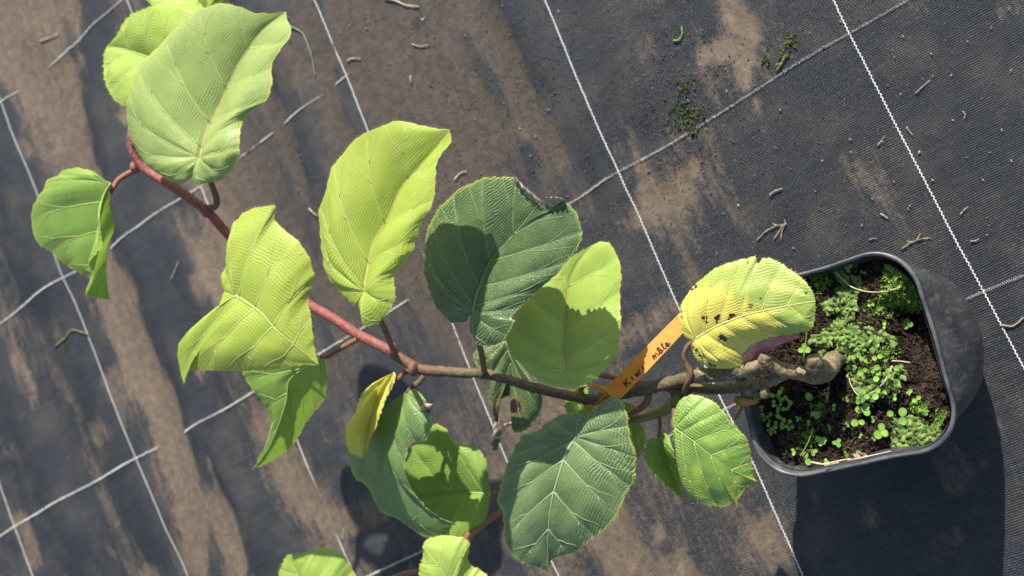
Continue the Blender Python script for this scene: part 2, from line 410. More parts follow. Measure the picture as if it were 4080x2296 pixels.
# ------------------------------------------------------------------ potting soil
SZ = .106
n = 110; u = np.linspace(-.0606, .0606, n); UX, UY = np.meshgrid(u, u)
def soil_h(lx, ly):
    h = SZ + .008 * (vnoise(lx * 45 + 7, ly * 45 + 2) - .5) + .006 * (vnoise(lx * 130 + 7, ly * 130) - .5) + .003 * (vnoise(lx * 420, ly * 420 + 5) - .5)
    h -= .020 * np.exp(-(((lx - .050) / .013) ** 2 + ((ly - .004) / .020) ** 2))          # hollow at the right wall
    h -= .010 * np.exp(-(((lx + .012) / .014) ** 2 + ((ly + .012) / .010) ** 2))
    h -= .008 * np.exp(-(((lx - .012) / .012) ** 2 + ((ly + .030) / .006) ** 2))
    h -= .006 * smooth01((-lx - .048) / .01)
    return h
def clampr(lx, ly, hw=.0605, r=.029):
    qx = np.abs(lx) - (hw - r); qy = np.abs(ly) - (hw - r)
    d = np.hypot(np.maximum(qx, 0), np.maximum(qy, 0)); f = np.where((d > r), r / np.maximum(d, 1e-9), 1)
    ox = np.where(qx > 0, np.sign(lx) * (hw - r + qx * f), lx); oy = np.where(qy > 0, np.sign(ly) * (hw - r + qy * f), ly)
    return ox, oy
CXs, CYs = clampr(UX, UY); SH = soil_h(CXs, CYs)
def pot_xy(lx, ly): return PC[0] + lx * ex[0] + ly * ey[0], PC[1] + lx * ex[1] + ly * ey[1]
WX, WY = pot_xy(CXs, CYs)
i = np.arange(n - 1)[:, None] * n + np.arange(n - 1)[None, :]
M_SOIL = mat_simple('peat', (.007, .0052, .004), (.036, .023, .016), 420, .95, .0012, .15)
M_FIB = mat_simple('peat_fibre', (.014, .0095, .007), (.072, .046, .032), 200, .9, .0003, .15)
soil = obj('potting_soil', np.stack([WX.ravel(), WY.ravel(), SH.ravel()], 1), np.stack([i, i + 1, i + n + 1, i + n], -1).reshape(-1, 4), M_SOIL)
tag(soil, 'dark brown peaty potting soil filling the black pot', 'soil', kind='stuff')
def local(w): d = np.asarray(w)[:2] - PC; return d @ ex, d @ ey
def soil_at(w):
    lx, ly = local(w); lx, ly = clampr(np.array([lx]), np.array([ly])); return float(soil_h(lx, ly)[0])
mb = MB()
for k in range(7500):
    lx, ly = rnd.uniform(-.058, .058), rnd.uniform(-.058, .058)
    a, b = clampr(np.array([lx]), np.array([ly]), .059); lx, ly = float(a[0]), float(b[0])
    x, y = pot_xy(lx, ly); z = float(soil_h(a, b)[0]); L = rnd.uniform(.0012, .0045); wd = rnd.uniform(.0002, .0007); az = rnd.uniform(0, 6.28)
    d = np.array([math.cos(az), math.sin(az), rnd.uniform(-.5, .7)]); d /= np.linalg.norm(d); s_ = np.cross(d, [0, 0, 1]); s_ = s_ / np.linalg.norm(s_) * wd
    c0 = np.array([x, y, z + rnd.uniform(0, .0016)])
    mb.add([c0 - d * L / 2 - s_, c0 - d * L / 2 + s_, c0 + d * L / 2 + s_ * .5, c0 + d * L / 2 - s_ * .5, c0 + np.array([0, 0, wd])], [(0, 1, 4), (1, 2, 4), (2, 3, 4), (3, 0, 4)])
tag(obj('peat_fibres', mb.v, mb.f, M_FIB, soil, False), kind='stuff')

# ------------------------------------------------------------------ leaf materials
def leaf_mat(name, colA, colB, vein, trans, rough=.5, bump=.0006, transw=.38, spec=.35, yel=None, spot=(.02, .012, .008), net=.35, edge=(.45, .48, .10)):
    t = NT(name)
    uv2 = t.n('ShaderNodeUVMap'); uv2.uv_map = 'metric'
    p = t.pos()
    su = t.n('ShaderNodeSeparateXYZ'); t.l(uv2.outputs[0], su.inputs[0])
    wn = t.n('ShaderNodeTexWhiteNoise', noise_dimensions='1D'); t.l(t.math('FLOOR', su.outputs[0]), wn.inputs['W'])
    ph = t.math('ADD', t.math('MULTIPLY', su.outputs[1], 470.0), t.math('MULTIPLY', wn.outputs['Value'], 7.0))
    fx = t.math('FRACT', su.outputs[0])
    bow_ = t.math('MULTIPLY', t.math('MULTIPLY', fx, t.math('SUBTRACT', 1.0, fx)), 1.6)          # rungs arch between the side veins
    ph = t.math('ADD', t.math('ADD', ph, bow_), t.math('MULTIPLY', t.noise(p, 130, 3), 2.2))
    tri = t.math('ABSOLUTE', t.math('MULTIPLY_ADD', t.math('FRACT', ph), 2.0, -1.0))            # 1 on a rung vein, 0 between two
    pil = t.math('SUBTRACT', 1.0, t.math('POWER', tri, 3.0))
    lv = t.math('ABSOLUTE', t.math('MULTIPLY_ADD', fx, 2.0, -1.0)); lpil = t.math('SUBTRACT', 1.0, t.math('POWER', lv, 8.0))
    vo2 = t.n('ShaderNodeTexVoronoi', feature='DISTANCE_TO_EDGE'); t.l(p, vo2.inputs['Vector']); vo2.inputs['Scale'].default_value = 620
    cell2 = t.ramp(vo2.outputs['Distance'], 0, .35)
    cell = t.math('MULTIPLY', t.math('SUBTRACT', 1.0, t.ramp(tri, .72, .98)), t.math('SUBTRACT', 1.0, t.ramp(lv, .86, 1.0)))
    n1 = t.noise(p, 55, 5, .6); n2 = t.noise(p, 600, 3)
    c = t.mix(t.ramp(n1, .3, .7), colA, colB)
    c = t.mix(t.math('MULTIPLY', t.ramp(t.noise(p, 24, 4, .6), .48, .72), .35), c, tuple(k * q for k, q in zip(colB, (1.18, 1.06, .8))))
    c = t.mix(t.math('MULTIPLY', t.ramp(t.noise(p, 190, 3, .7), .70, .76), .45), c, (.22, .17, .07))
    if yel is not None: c = t.mix(t.math('MULTIPLY', t.ramp(t.math('ADD', t.attr('yel'), t.math('MULTIPLY', t.math('SUBTRACT', t.noise(p, 160, 4), .5), .6)), .35, .65), 1.0), c, yel)
    c = t.mix(t.math('MULTIPLY', t.math('SUBTRACT', 1.0, cell), net), c, vein)
    e = t.attr('edge'); c = t.mix(t.math('MULTIPLY', t.ramp(e, .95, 1.0), .75), c, edge)
    sp = t.attr('spot'); c = t.mix(t.math('MULTIPLY', t.ramp(t.math('ADD', sp, t.math('MULTIPLY', t.math('SUBTRACT', n2, .5), .3)), .10, .45), .65), c, (.26, .15, .05)); c = t.mix(t.ramp(t.math('ADD', sp, t.math('MULTIPLY', t.math('SUBTRACT', t.noise(p, 500, 3), .5), .5)), .4, .6), c, spot)
    amp = t.math('MULTIPLY_ADD', t.ramp(t.noise(p, 45, 3), .35, .68), .85, .15)
    h = t.math('ADD', t.math('MULTIPLY', t.math('MULTIPLY', pil, lpil), amp), t.math('MULTIPLY', cell2, .22))
    nrm = t.bump(h, bump, .9)
    b = t.bsdf(c, t.math('MULTIPLY_ADD', n2, .2, rough - .1), nrm, spec)
    tr = t.n('ShaderNodeBsdfTranslucent'); t.l(nrm, tr.inputs['Normal'])
    tc = t.mix(.55, c, trans); t.l(tc, tr.inputs['Color'])
    mx = t.n('ShaderNodeMixShader'); mx.inputs[0].default_value = transw; t.l(b, mx.inputs[1]); t.l(tr.outputs[0], mx.inputs[2])
    return t.done(mx.outputs[0])
LM = {
 'light':  leaf_mat('leaf_light', (.31, .44, .075), (.38, .50, .09), (.48, .58, .19), (.50, .66, .06), .5, .00022, .28, net=.32),
 'grey':   leaf_mat('leaf_soft', (.26, .35, .10), (.33, .415, .125), (.39, .46, .17), (.42, .58, .07), .44, .00032, .25, net=.25),
 'lime':   leaf_mat('leaf_lime', (.325, .425, .058), (.385, .47, .072), (.46, .54, .15), (.62, .68, .06), .5, .00025, .30, net=.32),
 'yellow': leaf_mat('leaf_yellow', (.62, .60, .11), (.70, .67, .14), (.70, .66, .22), (.80, .70, .05), .5, .0002, .30, net=.2),
 'mid':    leaf_mat('leaf_mid', (.20, .34, .06), (.25, .40, .075), (.32, .45, .13), (.38, .58, .05), .48, .0003, .32, net=.2),
 'dark':   leaf_mat('leaf_dark', (.072, .124, .040), (.100, .158, .054), (.20, .25, .11), (.10, .20, .03), .40, .0008, .12, .6, net=.55, edge=(.32, .36, .08)),
 'dull':   leaf_mat('leaf_dull', (.125, .195, .072), (.16, .235, .088), (.26, .33, .15), (.16, .30, .05), .44, .0006, .18, .45, net=.5, edge=(.42, .46, .10)),
 'crinkle': leaf_mat('leaf_crinkled', (.145, .245, .070), (.19, .30, .088), (.27, .37, .15), (.22, .40, .05), .40, .0005, .2, .5, net=.4),
 'varieg': leaf_mat('leaf_varieg', (.16, .30, .05), (.23, .38, .07), (.40, .50, .15), (.25, .45, .04), .42, .0004, .22, .4, yel=(.44, .54, .07), net=.3),
 'spotty': leaf_mat('leaf_turning', (.29, .39, .085), (.37, .46, .095), (.48, .52, .15), (.40, .48, .04), .44, .00030, .2, .4, yel=(.68, .60, .105), net=.3),
}
def vein_mat(name, c1, c2): return mat_simple(name, c1, c2, 150, .5, .0001, .3)
VM = {'light': vein_mat('vein_light', (.42, .46, .16), (.36, .44, .12)), 'red': vein_mat('vein_red', (.36, .26, .10), (.42, .36, .14)),
      'dark': vein_mat('vein_dark', (.17, .22, .09), (.22, .27, .11)), 'yellow': vein_mat('vein_yellow', (.55, .52, .18), (.48, .48, .14)),
      'dull': vein_mat('vein_dull', (.25, .33, .15), (.30, .37, .17))}
M_DRY = mat_simple('dried_leaf', (.20, .15, .10), (.38, .31, .21), 160, .8, .0006)
M_PINK = mat_simple('leaf_underside_pink', (.40, .14, .12), (.52, .24, .20), 130, .6, .0004)
# stems
def bark(name, c1, c2, c3, sc=350, b=.0006, rough=.7, turn=None):
    t = NT(name); p = t.pos(); n1 = t.noise(p, sc, 5, .65); n2 = t.noise(p, sc * .22, 4); n3 = t.noise(p, sc * 3.2, 2)
    c = t.mix(t.ramp(n1, .35, .65), c1, c2); c = t.mix(t.math('MULTIPLY', t.ramp(n2, .45, .7), .8), c, c3)
    if turn:
        sx_ = t.n('ShaderNodeSeparateXYZ'); t.l(p, sx_.inputs[0]); c = t.mix(t.ramp(t.math('ADD', sx_.outputs[0], t.math('MULTIPLY', t.math('SUBTRACT', n2, .5), .03)), turn[0], turn[1]), c, turn[2])
    c = t.mix(t.math('MULTIPLY', t.ramp(n3, .62, .7), .6), c, tuple(min(1, k * 1.8 + .03) for k in c2))
    return t.done(t.bsdf(c, rough, t.bump(n1, b), .3))
M_TRUNK = bark('old_bark', (.13, .092, .050), (.28, .215, .125), (.11, .096, .042), 240, .0008, .85)
M_WOOD = bark('woody_stem', (.095, .067, .036), (.165, .12, .066), (.075, .066, .032), 420, .0008)
xa, xb = at('K2', (1900, 1180), .197)[0], at('K2', (2430, 1423), .18)[0]
M_SHOOT = bark('red_shoot', (.235, .066, .060), (.36, .135, .118), (.24, .085, .066), 500, .0005, .6, (xa, xb, (.115, .080, .044)))
M_PET = bark('petiole_brown', (.12, .062, .035), (.20, .11, .065), (.15, .10, .045), 450, .0004)
M_PETR = bark('petiole_red', (.20, .075, .055), (.28, .13, .085), (.20, .13, .06), 450, .0004)
M_GSTEM = bark('green_stem', (.20, .20, .06), (.28, .26, .09), (.26, .14, .07), 450, .0004)
t = NT('stem_hair'); M_HAIR = t.done(t.bsdf((.50, .30, .22), .6, None, .3))

# ------------------------------------------------------------------ the kiwi plant
tb = at('P2', (1480, 1010), SZ)
plant = empty('kiwi_plant', (tb[0], tb[1], SZ), 'young kiwi vine with large rounded green and yellowing leaves growing from the black pot', 'plant')

S0 = .34
def mfun(s, s0=S0, e=1.35): return np.clip((s - s0) / (1 - s0), 0, 1) ** e
def leaf(K, left, right, mid, zb, zt, zl=0., zr=0., zm=0., mat='light', vein='light', bow=.004, nv=6, wave=.002, NS=96, NT_=22, mr=.0009, seed=0,
         quilt=.0013, teeth=.0009, yel=None, spot=None, label=None, name='leaf', veins=True, s0=S0, sx=1.35):
    r_ = np.random.default_rng(seed + 100)
    sg = np.linspace(0, 1, NS); m_ = mfun(sg, s0, sx)
    mp = resample(px(K, mid), 60)
    mid_px = np.stack([np.interp(m_, np.linspace(0, 1, 60), mp[:, k]) for k in (0, 1)], 1)
    zmid = zb + (zt - zb) * m_ + zm * np.sin(math.pi * m_)
    Mx = np.array([un(a[0], a[1], z) for a, z in zip(mid_px, zmid)])
    sides = []; pxs = []
    for ch, zs in ((left, zl), (right, zr)):
        e = resample(px(K, ch), NS)
        jt = r_.normal(0, 1, (NS, 2)); jt = (jt + np.roll(jt, 1, 0)) * .9; jt[:3] = 0; jt[-3:] = 0; e = e + jt * (1.5 if K != 'P2' else 1.0)
        ph = r_.uniform(0, 6.28, 3)
        z = zb + (zt - zb) * m_ + zs * np.sin(math.pi * np.clip(sg, 0, 1)) ** 1.3 + wave * np.sin(math.pi * sg) * (np.sin(sg * 11 + ph[0]) * .6 + np.sin(sg * 23 + ph[1]) * .4)
        sides.append(np.array([un(a[0], a[1], zz) for a, zz in zip(e, z)])); pxs.append(e)
    tt = np.linspace(0, 1, NT_ + 1)
    cols = []; UV = []; MT = []; EDG = []; PX = []
    T = np.gradient(Mx, axis=0); T /= np.linalg.norm(T, axis=1)[:, None] + 1e-9
    ax = Mx[-1] - Mx[0]; ax /= np.linalg.norm(ax)
    nse = r_.uniform(0, 50, 2)
    def half(E_, e_px, sgn):
        out = []
        for t_ in tt:
            P = Mx * (1 - t_) + E_ * t_
            Lr = np.linalg.norm(E_ - Mx, axis=1)
            P = P - ax * (.10 * Lr * (t_ * (1 - t_)))[:, None]                       # veins sweep forward
            q = np.abs(np.sin(math.pi * sg * (nv + 1))) ** .7 * math.sin(math.pi * min(t_ * .93 + .04, 1)) ** .7
            nar = np.clip(Lr / .030, 0, 1); dz = nar * bow * 4 * t_ * (1 - t_) * np.sin(math.pi * np.clip(sg * .9 + .1, 0, 1)) + nar * quilt * q
            dz = dz + nar * .003 * (vnoise(sg * 7 + nse[0], t_ * 4 + sgn * 3 + nse[1]) - .5) * t_
            P = P + np.column_stack([0 * dz, 0 * dz, dz]); out.append(P)
        return out
    hl = half(sides[0], pxs[0], -1); hr = half(sides[1], pxs[1], 1)
    grid = hl[::-1] + hr[1:]
    tv = np.r_[-tt[::-1], tt[1:]]
    V = np.stack(grid, 1)                                                            # NS, 2NT+1, 3
    nc = V.shape[1]
    i = np.arange(NS - 1)[:, None] * nc + np.arange(nc - 1)[None, :]
    F = np.stack([i, i + 1, i + nc + 1, i + nc], -1).reshape(-1, 4)
    # orient up
    k = (NS // 2) * (nc - 1) + nc // 4
    f = F[k]; vv = V.reshape(-1, 3); nr = np.cross(vv[f[1]] - vv[f[0]], vv[f[3]] - vv[f[0]])
    if nr[2] < 0: F = F[:, ::-1]
    verts = list(map(tuple, vv)); faces = [tuple(f) for f in F]
    uvm = np.zeros((NS, nc, 2))
    for j in range(nc):
        E_ = sides[0] if tv[j] < 0 else sides[1]
        Lr = np.linalg.norm(E_ - Mx, axis=1); uvm[:, j, 0] = sg * (nv + 1) + (0 if tv[j] < 0 else 20); uvm[:, j, 1] = np.abs(tv[j]) * Lr
    edg = np.broadcast_to(np.abs(tv)[None, :], (NS, nc)).ravel().tolist()
    pxg = np.zeros((NS, nc, 2))
    for j in range(nc):
        e_ = pxs[0] if tv[j] < 0 else pxs[1]; pxg[:, j] = mid_px * (1 - abs(tv[j])) + e_ * abs(tv[j])
    pxg = pxg.reshape(-1, 2).tolist(); uvl = uvm.reshape(-1, 2).tolist()
    # bristle teeth along the margin
    if teeth > 0:
        for E_, j in ((sides[0], 0), (sides[1], nc - 1)):
            d = np.r_[0, np.cumsum(np.linalg.norm(np.diff(V[:, j], axis=0), axis=1))]
            for s_ in np.arange(.006, d[-1] - .003, .0021):
                q = int(np.searchsorted(d, s_)); q = min(max(q, 1), NS - 2)
                P = V[q, j]; o_ = P - V[q, j + (1 if j == 0 else -1)]; o_ = o_ / (np.linalg.norm(o_) + 1e-9); tg = V[q + 1, j] - V[q - 1, j]; tg /= np.linalg.norm(tg) + 1e-9
                b = len(verts); l_ = teeth * r_.uniform(.6, 2.2)
                verts += [tuple(P - tg * .00025 - o_ * .0002), tuple(P + tg * .00025 - o_ * .0002), tuple(P + o_ * l_ + tg * l_ * .5 + np.array([0, 0, l_ * .4]))]
                faces.append((b, b + 1, b + 2)); edg += [1, 1, 1]; pxg += [pxg[q * nc + j]] * 3; uvl += [uvl[q * nc + j]] * 3
    o = obj(name, verts, faces, LM[mat], plant, origin=Mx[0].copy())
    put_attr(o, 'edge', edg)
    A = np.array(pxg)
    put_attr(o, 'yel', yel(A) if yel else np.zeros(len(A)))
    put_attr(o, 'spot', spot(A) if spot else np.zeros(len(A)))
    uvlay = o.data.uv_layers.new(name='metric')
    li = np.zeros(len(o.data.loops), np.int32); o.data.loops.foreach_get('vertex_index', li)
    uvlay.data.foreach_set('uv', np.array(uvl, np.float32)[li].ravel())
    if label: o['label'] = label
    if veins:
        lat = 'light' if vein == 'red' else vein
        c = nc // 2; st = int(s0 * NS) - 1
        Pm = V[st:, c] + [0, 0, .00015]
        Vv, Ff = tube(Pm, np.linspace(mr, mr * .25, len(Pm)), 6, flat=.6); obj('midrib', Vv, Ff, VM[vein], o)
        for sgn in (-1, 1):
            for kk in range(1, nv + 1):
                row = int(round(kk / (nv + 1) * (NS - 1)))
                pts = V[row, c::sgn][: int(NT_ * .96)] + [0, 0, .0001]
                if np.linalg.norm(pts[-1] - pts[0]) < .006: continue
                vb = MB(); vb.add(*tube(pts[::2], np.linspace(mr * .52, mr * .16, len(pts[::2])), 5, flat=.6))
                for f0, dr in ((.45, -.42), (.68, .36)):
                    rows = np.linspace(row, row + dr * (NS - 1) / (nv + 1), 7); cs = np.linspace(f0, .95, 7) * NT_
                    if rows.min() < 1 or rows.max() > NS - 2: continue
                    fp = np.array([V[int(round(a_)), c + sgn * int(round(b_))] for a_, b_ in zip(rows, cs)]); fp = resample(fp, 8) + [0, 0, .0001]
                    if np.linalg.norm(fp[-1] - fp[0]) > .004: vb.add(*tube(fp, np.linspace(mr * .30, mr * .12, 8), 5, flat=.6))
                obj('lateral_vein', vb.v, vb.f, VM[lat], o)
    return o
def strand(name, K, pts, zs, r, mat, parent, seg=8, n=24, jit=.03):
    q = px(K, pts); P = np.array([un(a[0], a[1], z) for a, z in zip(q, zs)])
    P = resample(P, n); R = np.interp(np.linspace(0, 1, n), np.linspace(0, 1, len(r)), r)
    V, F = tube(P, R, seg, jit=jit); return obj(name, V, F, mat, parent), P, R

LF = {}
LF['A'] = leaf('K1', [(835, 1170), (800, 1235), (765, 1325), (690, 1360), (600, 1335), (500, 1270), (410, 1190), (340, 1070), (305, 930), (300, 800), (315, 680), (345, 570), (400, 470), (490, 380), (580, 290), (660, 200), (770, 110), (880, 55), (1000, 30), (1080, 40), (1150, 60), (1230, 90), (1300, 100), (1400, 92), (1470, 85)],
     [(835, 1170), (803, 1240), (775, 1330), (815, 1370), (900, 1358), (1000, 1325), (1080, 1240), (1120, 1150), (1125, 1080), (1130, 950), (1160, 870), (1220, 810), (1300, 760), (1345, 680), (1360, 600), (1355, 520), (1385, 440), (1430, 360), (1480, 290), (1500, 230), (1475, 150), (1470, 85)],
     [(835, 1165), (870, 1010), (960, 820), (1060, 600), (1150, 430), (1290, 230), (1470, 85)], .262, .245, .004, .002, -.006, 'grey', 'red', .006, 7, .003, seed=1, s0=.42, sx=1.5, label='large soft green leaf at the top of the vine')
LF['B'] = leaf('K1', [(640, 520), (600, 640), (500, 740), (400, 790), (305, 785), (230, 770), (150, 670), (118, 560), (115, 450), (140, 345)],
     [(640, 520), (760, 430), (800, 300), (790, 160), (700, 75), (600, 58), (520, 45), (430, 62), (340, 95), (270, 150), (230, 220), (190, 290), (140, 345)],
     [(640, 520), (520, 450), (380, 400), (250, 360), (140, 345)], .250, .246, .004, .003, -.003, 'light', 'light', .004, 5, seed=2)
LF['C'] = leaf('K1', [(900, 120), (780, 130), (600, 90), (480, 45), (430, -60), (470, -180), (560, -250)], [(900, 120), (990, 60), (1015, -20), (980, -150), (850, -250), (700, -290), (560, -250)],
     [(900, 120), (780, -30), (660, -150), (560, -250)], .225, .220, .004, .004, -.006, 'light', 'light', seed=3)
LF['D'] = leaf('K2', [(522, 335), (490, 350), (455, 290), (400, 255), (320, 245), (250, 265), (200, 300), (155, 310), (140, 360), (95, 430), (72, 510), (80, 600), (115, 680), (190, 740), (270, 810), (340, 850), (425, 865), (480, 930), (515, 1005)],
     [(522, 335), (495, 380), (480, 440), (468, 520), (465, 600), (480, 690), (440, 750), (405, 800), (430, 870), (390, 950), (385, 985), (440, 1000), (515, 1005)],
     [(522, 335), (520, 470), (545, 590), (505, 710), (500, 850), (515, 1005)], .255, .238, -.010, .026, 0, 'mid', 'light', .004, 5, .003, seed=4, label='folded green leaf at the far end of the vine')
LF['E'] = leaf('K2', [(1245, 985), (1200, 985), (1165, 940), (1165, 870), (1195, 790), (1210, 700), (1220, 590), (1260, 530), (1340, 480), (1420, 462), (1478, 465), (1465, 520), (1500, 580), (1590, 650), (1660, 740), (1695, 830), (1690, 900), (1660, 1000), (1675, 1100), (1690, 1200), (1705, 1300), (1725, 1384)],
     [(1245, 985), (1180, 970), (1150, 1050), (1110, 1110), (1040, 1180), (940, 1246), (915, 1335), (922, 1420), (946, 1490), (958, 1448), (1000, 1416), (1104, 1414), (1265, 1417), (1380, 1414), (1489, 1407), (1594, 1393), (1725, 1384)],
     [(1245, 985), (1300, 1015), (1400, 1090), (1480, 1180), (1600, 1280), (1725, 1384)], .272, .262, -.008, .004, .006, 'lime', 'light', .004, 6, .002, seed=5, s0=.38, sx=1.3, teeth=.0012, label='lime green leaf with a fringed margin')
LF['F'] = leaf('K3', [(1400, 455), (1250, 420), (1000, 420), (820, 480), (755, 560), (790, 660), (860, 740), (920, 820), (960, 900), (995, 1000), (970, 1100), (930, 1220), (880, 1320), (845, 1390)],
     [(1400, 455), (1425, 470), (1455, 560), (1455, 700), (1430, 820), (1340, 930), (1270, 1030), (1180, 1180), (1100, 1250), (1000, 1320), (900, 1370), (845, 1390)],
     [(1400, 455), (1290, 535), (1155, 640), (1130, 740), (1115, 850), (1050, 1040), (970, 1220), (845, 1390)], .205, .175, .0, -.045, .006, 'mid', 'light', .002, 5, .001, seed=6)
LF['G'] = leaf('K4', [(350, 1050), (330, 1090), (312, 1125), (285, 1123), (230, 1080), (170, 1000), (125, 920), (115, 830), (103, 700), (105, 600), (140, 500), (160, 400), (190, 340), (250, 270), (320, 200), (400, 160), (500, 118), (600, 120), (700, 150), (815, 160)],
     [(350, 1050), (335, 1090), (318, 1130), (330, 1180), (340, 1240), (400, 1235), (470, 1180), (510, 1110), (515, 1050), (510, 960), (550, 900), (610, 830), (630, 760), (660, 670), (700, 600), (730, 500), (745, 400), (750, 350), (780, 290), (830, 230), (815, 165)],
     [(350, 1050), (365, 950), (400, 800), (470, 670), (550, 490), (640, 380), (740, 260), (815, 163)], .290, .282, .002, .003, -.006, 'lime', 'red', .005, 6, .002, seed=7, s0=.40, sx=1.5, label='upright lime green leaf beside the dark leaf')
LF['H'] = leaf('K4', [(945, 1165), (920, 1190), (900, 1215), (830, 1218), (760, 1160), (710, 1080), (680, 980), (672, 900), (690, 780), (710, 690), (760, 600), (830, 520), (900, 470), (1000, 430), (1080, 420), (1170, 425), (1215, 490), (1260, 540), (1310, 570)],
     [(945, 1165), (930, 1220), (935, 1290), (970, 1340), (1040, 1350), (1100, 1330), (1180, 1225), (1160, 1190), (1230, 1120), (1330, 1020), (1420, 950), (1480, 870), (1530, 800), (1550, 740), (1530, 650), (1490, 590), (1450, 550), (1390, 600), (1350, 570), (1310, 570)],
     [(945, 1165), (975, 1050), (1040, 890), (1130, 790), (1230, 670), (1310, 570)], .238, .245, .002, .004, -.006, 'dark', 'dark', .004, 7, .002, seed=8, s0=.44, sx=1.45, quilt=.0014, mr=.0011, NS=120, NT_=28, label='dark green leathery leaf with a scorched notch at its tip')
LF['I'] = leaf('K4', [(1472, 1480), (1475, 1540), (1477, 1577), (1405, 1573), (1333, 1555), (1261, 1501), (1207, 1447), (1162, 1411), (1135, 1339), (1125, 1290), (1170, 1200), (1230, 1100), (1330, 990), (1450, 890), (1545, 825), (1600, 797)],
     [(1472, 1480), (1478, 1540), (1482, 1577), (1531, 1577), (1594, 1550), (1644, 1510), (1684, 1465), (1729, 1411), (1752, 1366), (1750, 1300), (1760, 1200), (1755, 1100), (1757, 950), (1740, 860), (1700, 790), (1650, 779), (1600, 797)],
     [(1472, 1480), (1455, 1330), (1460, 1150), (1478, 1000), (1525, 890), (1600, 797)], .196, .192, .002, .002, -.002, 'light', 'red', .004, 5, .0015, seed=9, s0=.40, sx=1.4, mr=.0007, label='smooth light green leaf half under the shadow of the dark leaf')
SPOTS = [(455, 650, 16), (458, 685, 13), (470, 640, 9), (548, 655, 17), (562, 640, 15), (540, 690, 9), (660, 640, 16), (680, 632, 10), (640, 665, 10), (825, 545, 9), (820, 565, 13), (838, 548, 6), (908, 492, 10), (795, 200, 10), (1270, 450, 9),
         (595, 810, 22), (625, 830, 14), (400, 960, 12), (430, 970, 13), (380, 920, 14), (490, 1040, 16), (340, 900, 10), (520, 1050, 12), (360, 400, 14), (330, 420, 12), (245, 600, 12), (250, 650, 12)]
sp_px = [(*px('P2', [(a, b)])[0], r * .4828) for a, b, r in SPOTS]
def spotf(A):
    v = np.zeros(len(A)); A = A + 9 * (np.stack([vnoise(A[:, 0] / 6, A[:, 1] / 6), vnoise(A[:, 0] / 6 + 31, A[:, 1] / 6 + 9)], 1) - .5)
    for a, b, r in sp_px: v = np.maximum(v, np.exp(-((A[:, 0] - a) ** 2 + (A[:, 1] - b) ** 2) / (1.15 * r) ** 2) * 1.1)
    return v
def yelf(A):
    X = (A[:, 0] - 2600) / .4828; Y = (A[:, 1] - 950) / .4828
    up = .72 - np.clip((X - 700) / 500, -.2, 1) * .6 - np.clip((560 - Y) / 350, 0, 1) * .75
    lo = 1.05 - np.clip((X - 850) / 350, 0, 1)
    return np.where(Y > 850 - .27 * X, np.maximum(lo, up), up)
LF['J'] = leaf('P2', [(360, 825), (345, 840), (310, 835), (250, 780), (220, 690), (225, 600), (260, 500), (330, 400), (400, 340), (500, 260), (640, 200), (740, 175), (848, 152), (860, 200), (895, 205), (915, 160), (1000, 175), (1080, 220), (1150, 270), (1230, 330), (1290, 390), (1325, 450), (1345, 520)],
     [(360, 825), (345, 845), (325, 880), (330, 940), (370, 1000), (450, 1055), (560, 1075), (680, 1070), (740, 1020), (800, 900), (900, 845), (1050, 805), (1200, 780), (1310, 745), (1340, 620), (1345, 520)],
     [(360, 825), (500, 740), (640, 680), (780, 630), (950, 590), (1150, 550), (1345, 520)], .162, .160, -.002, -.010, .004, 'spotty', 'yellow', .004, 8, .002, seed=10, NS=170, NT_=44, mr=.0008, yel=yelf, spot=spotf, label='yellowing leaf with black spots over the edge of the pot')
LF['K'] = leaf('K3', [(2010, 590), (1960, 625), (1895, 690), (1830, 690), (1760, 750), (1720, 840), (1690, 930), (1640, 1000), (1612, 1100), (1625, 1200), (1660, 1260), (1750, 1298)],
     [(2010, 590), (2020, 595), (2010, 660), (1970, 760), (1930, 850), (1890, 950), (1850, 1070), (1810, 1150), (1790, 1230), (1750, 1298)],
     [(2010, 590), (1930, 690), (1870, 800), (1820, 960), (1790, 1080), (1778, 1180), (1750, 1298)], .195, .178, .018, .010, -.006, 'yellow', 'yellow', .001, 4, .001, seed=11, mr=.0005, teeth=.0006, label='small folded yellow leaf')
LF['L'] = leaf('K5', [(1060, 200), (960, 290), (900, 330), (850, 400), (780, 520), (690, 600), (680, 660), (720, 780), (800, 850), (850, 960), (900, 1020), (1000, 1060), (1100, 1130), (1180, 1170), (1260, 1180), (1330, 1125), (1400, 1095)],
     [(1060, 200), (1085, 178), (1140, 190), (1195, 260), (1165, 300), (1215, 340), (1235, 390), (1220, 480), (1180, 525), (1120, 530), (1075, 570), (1058, 650), (1055, 730), (1080, 830), (1130, 905), (1260, 1030), (1400, 1095)],
     [(1060, 200), (1000, 350), (945, 540), (935, 650), (975, 760), (1050, 850), (1120, 930), (1220, 1020), (1400, 1095)], .188, .166, -.034, .004, .004, 'crinkle', 'dark', .003, 6, .002, seed=12, quilt=.0013, label='dark folded leaf with a bitten margin')
LF['M'] = leaf('K5', [(1635, 885), (1630, 830), (1615, 750), (1615, 690), (1590, 620), (1540, 570), (1460, 545), (1380, 520), (1350, 480), (1310, 430), (1240, 420), (1180, 520), (1090, 590), (1050, 700), (1010, 850), (1000, 920)],
     [(1635, 885), (1630, 950), (1625, 1000), (1590, 1080), (1480, 1190), (1400, 1230), (1260, 1190), (1150, 1100), (1050, 1000), (1000, 920)],
     [(1635, 885), (1500, 880), (1350, 887), (1150, 910), (1000, 920)], .140, .134, .002, .002, -.002, 'mid', 'light', .003, 6, .0015, seed=13, mr=.0006)
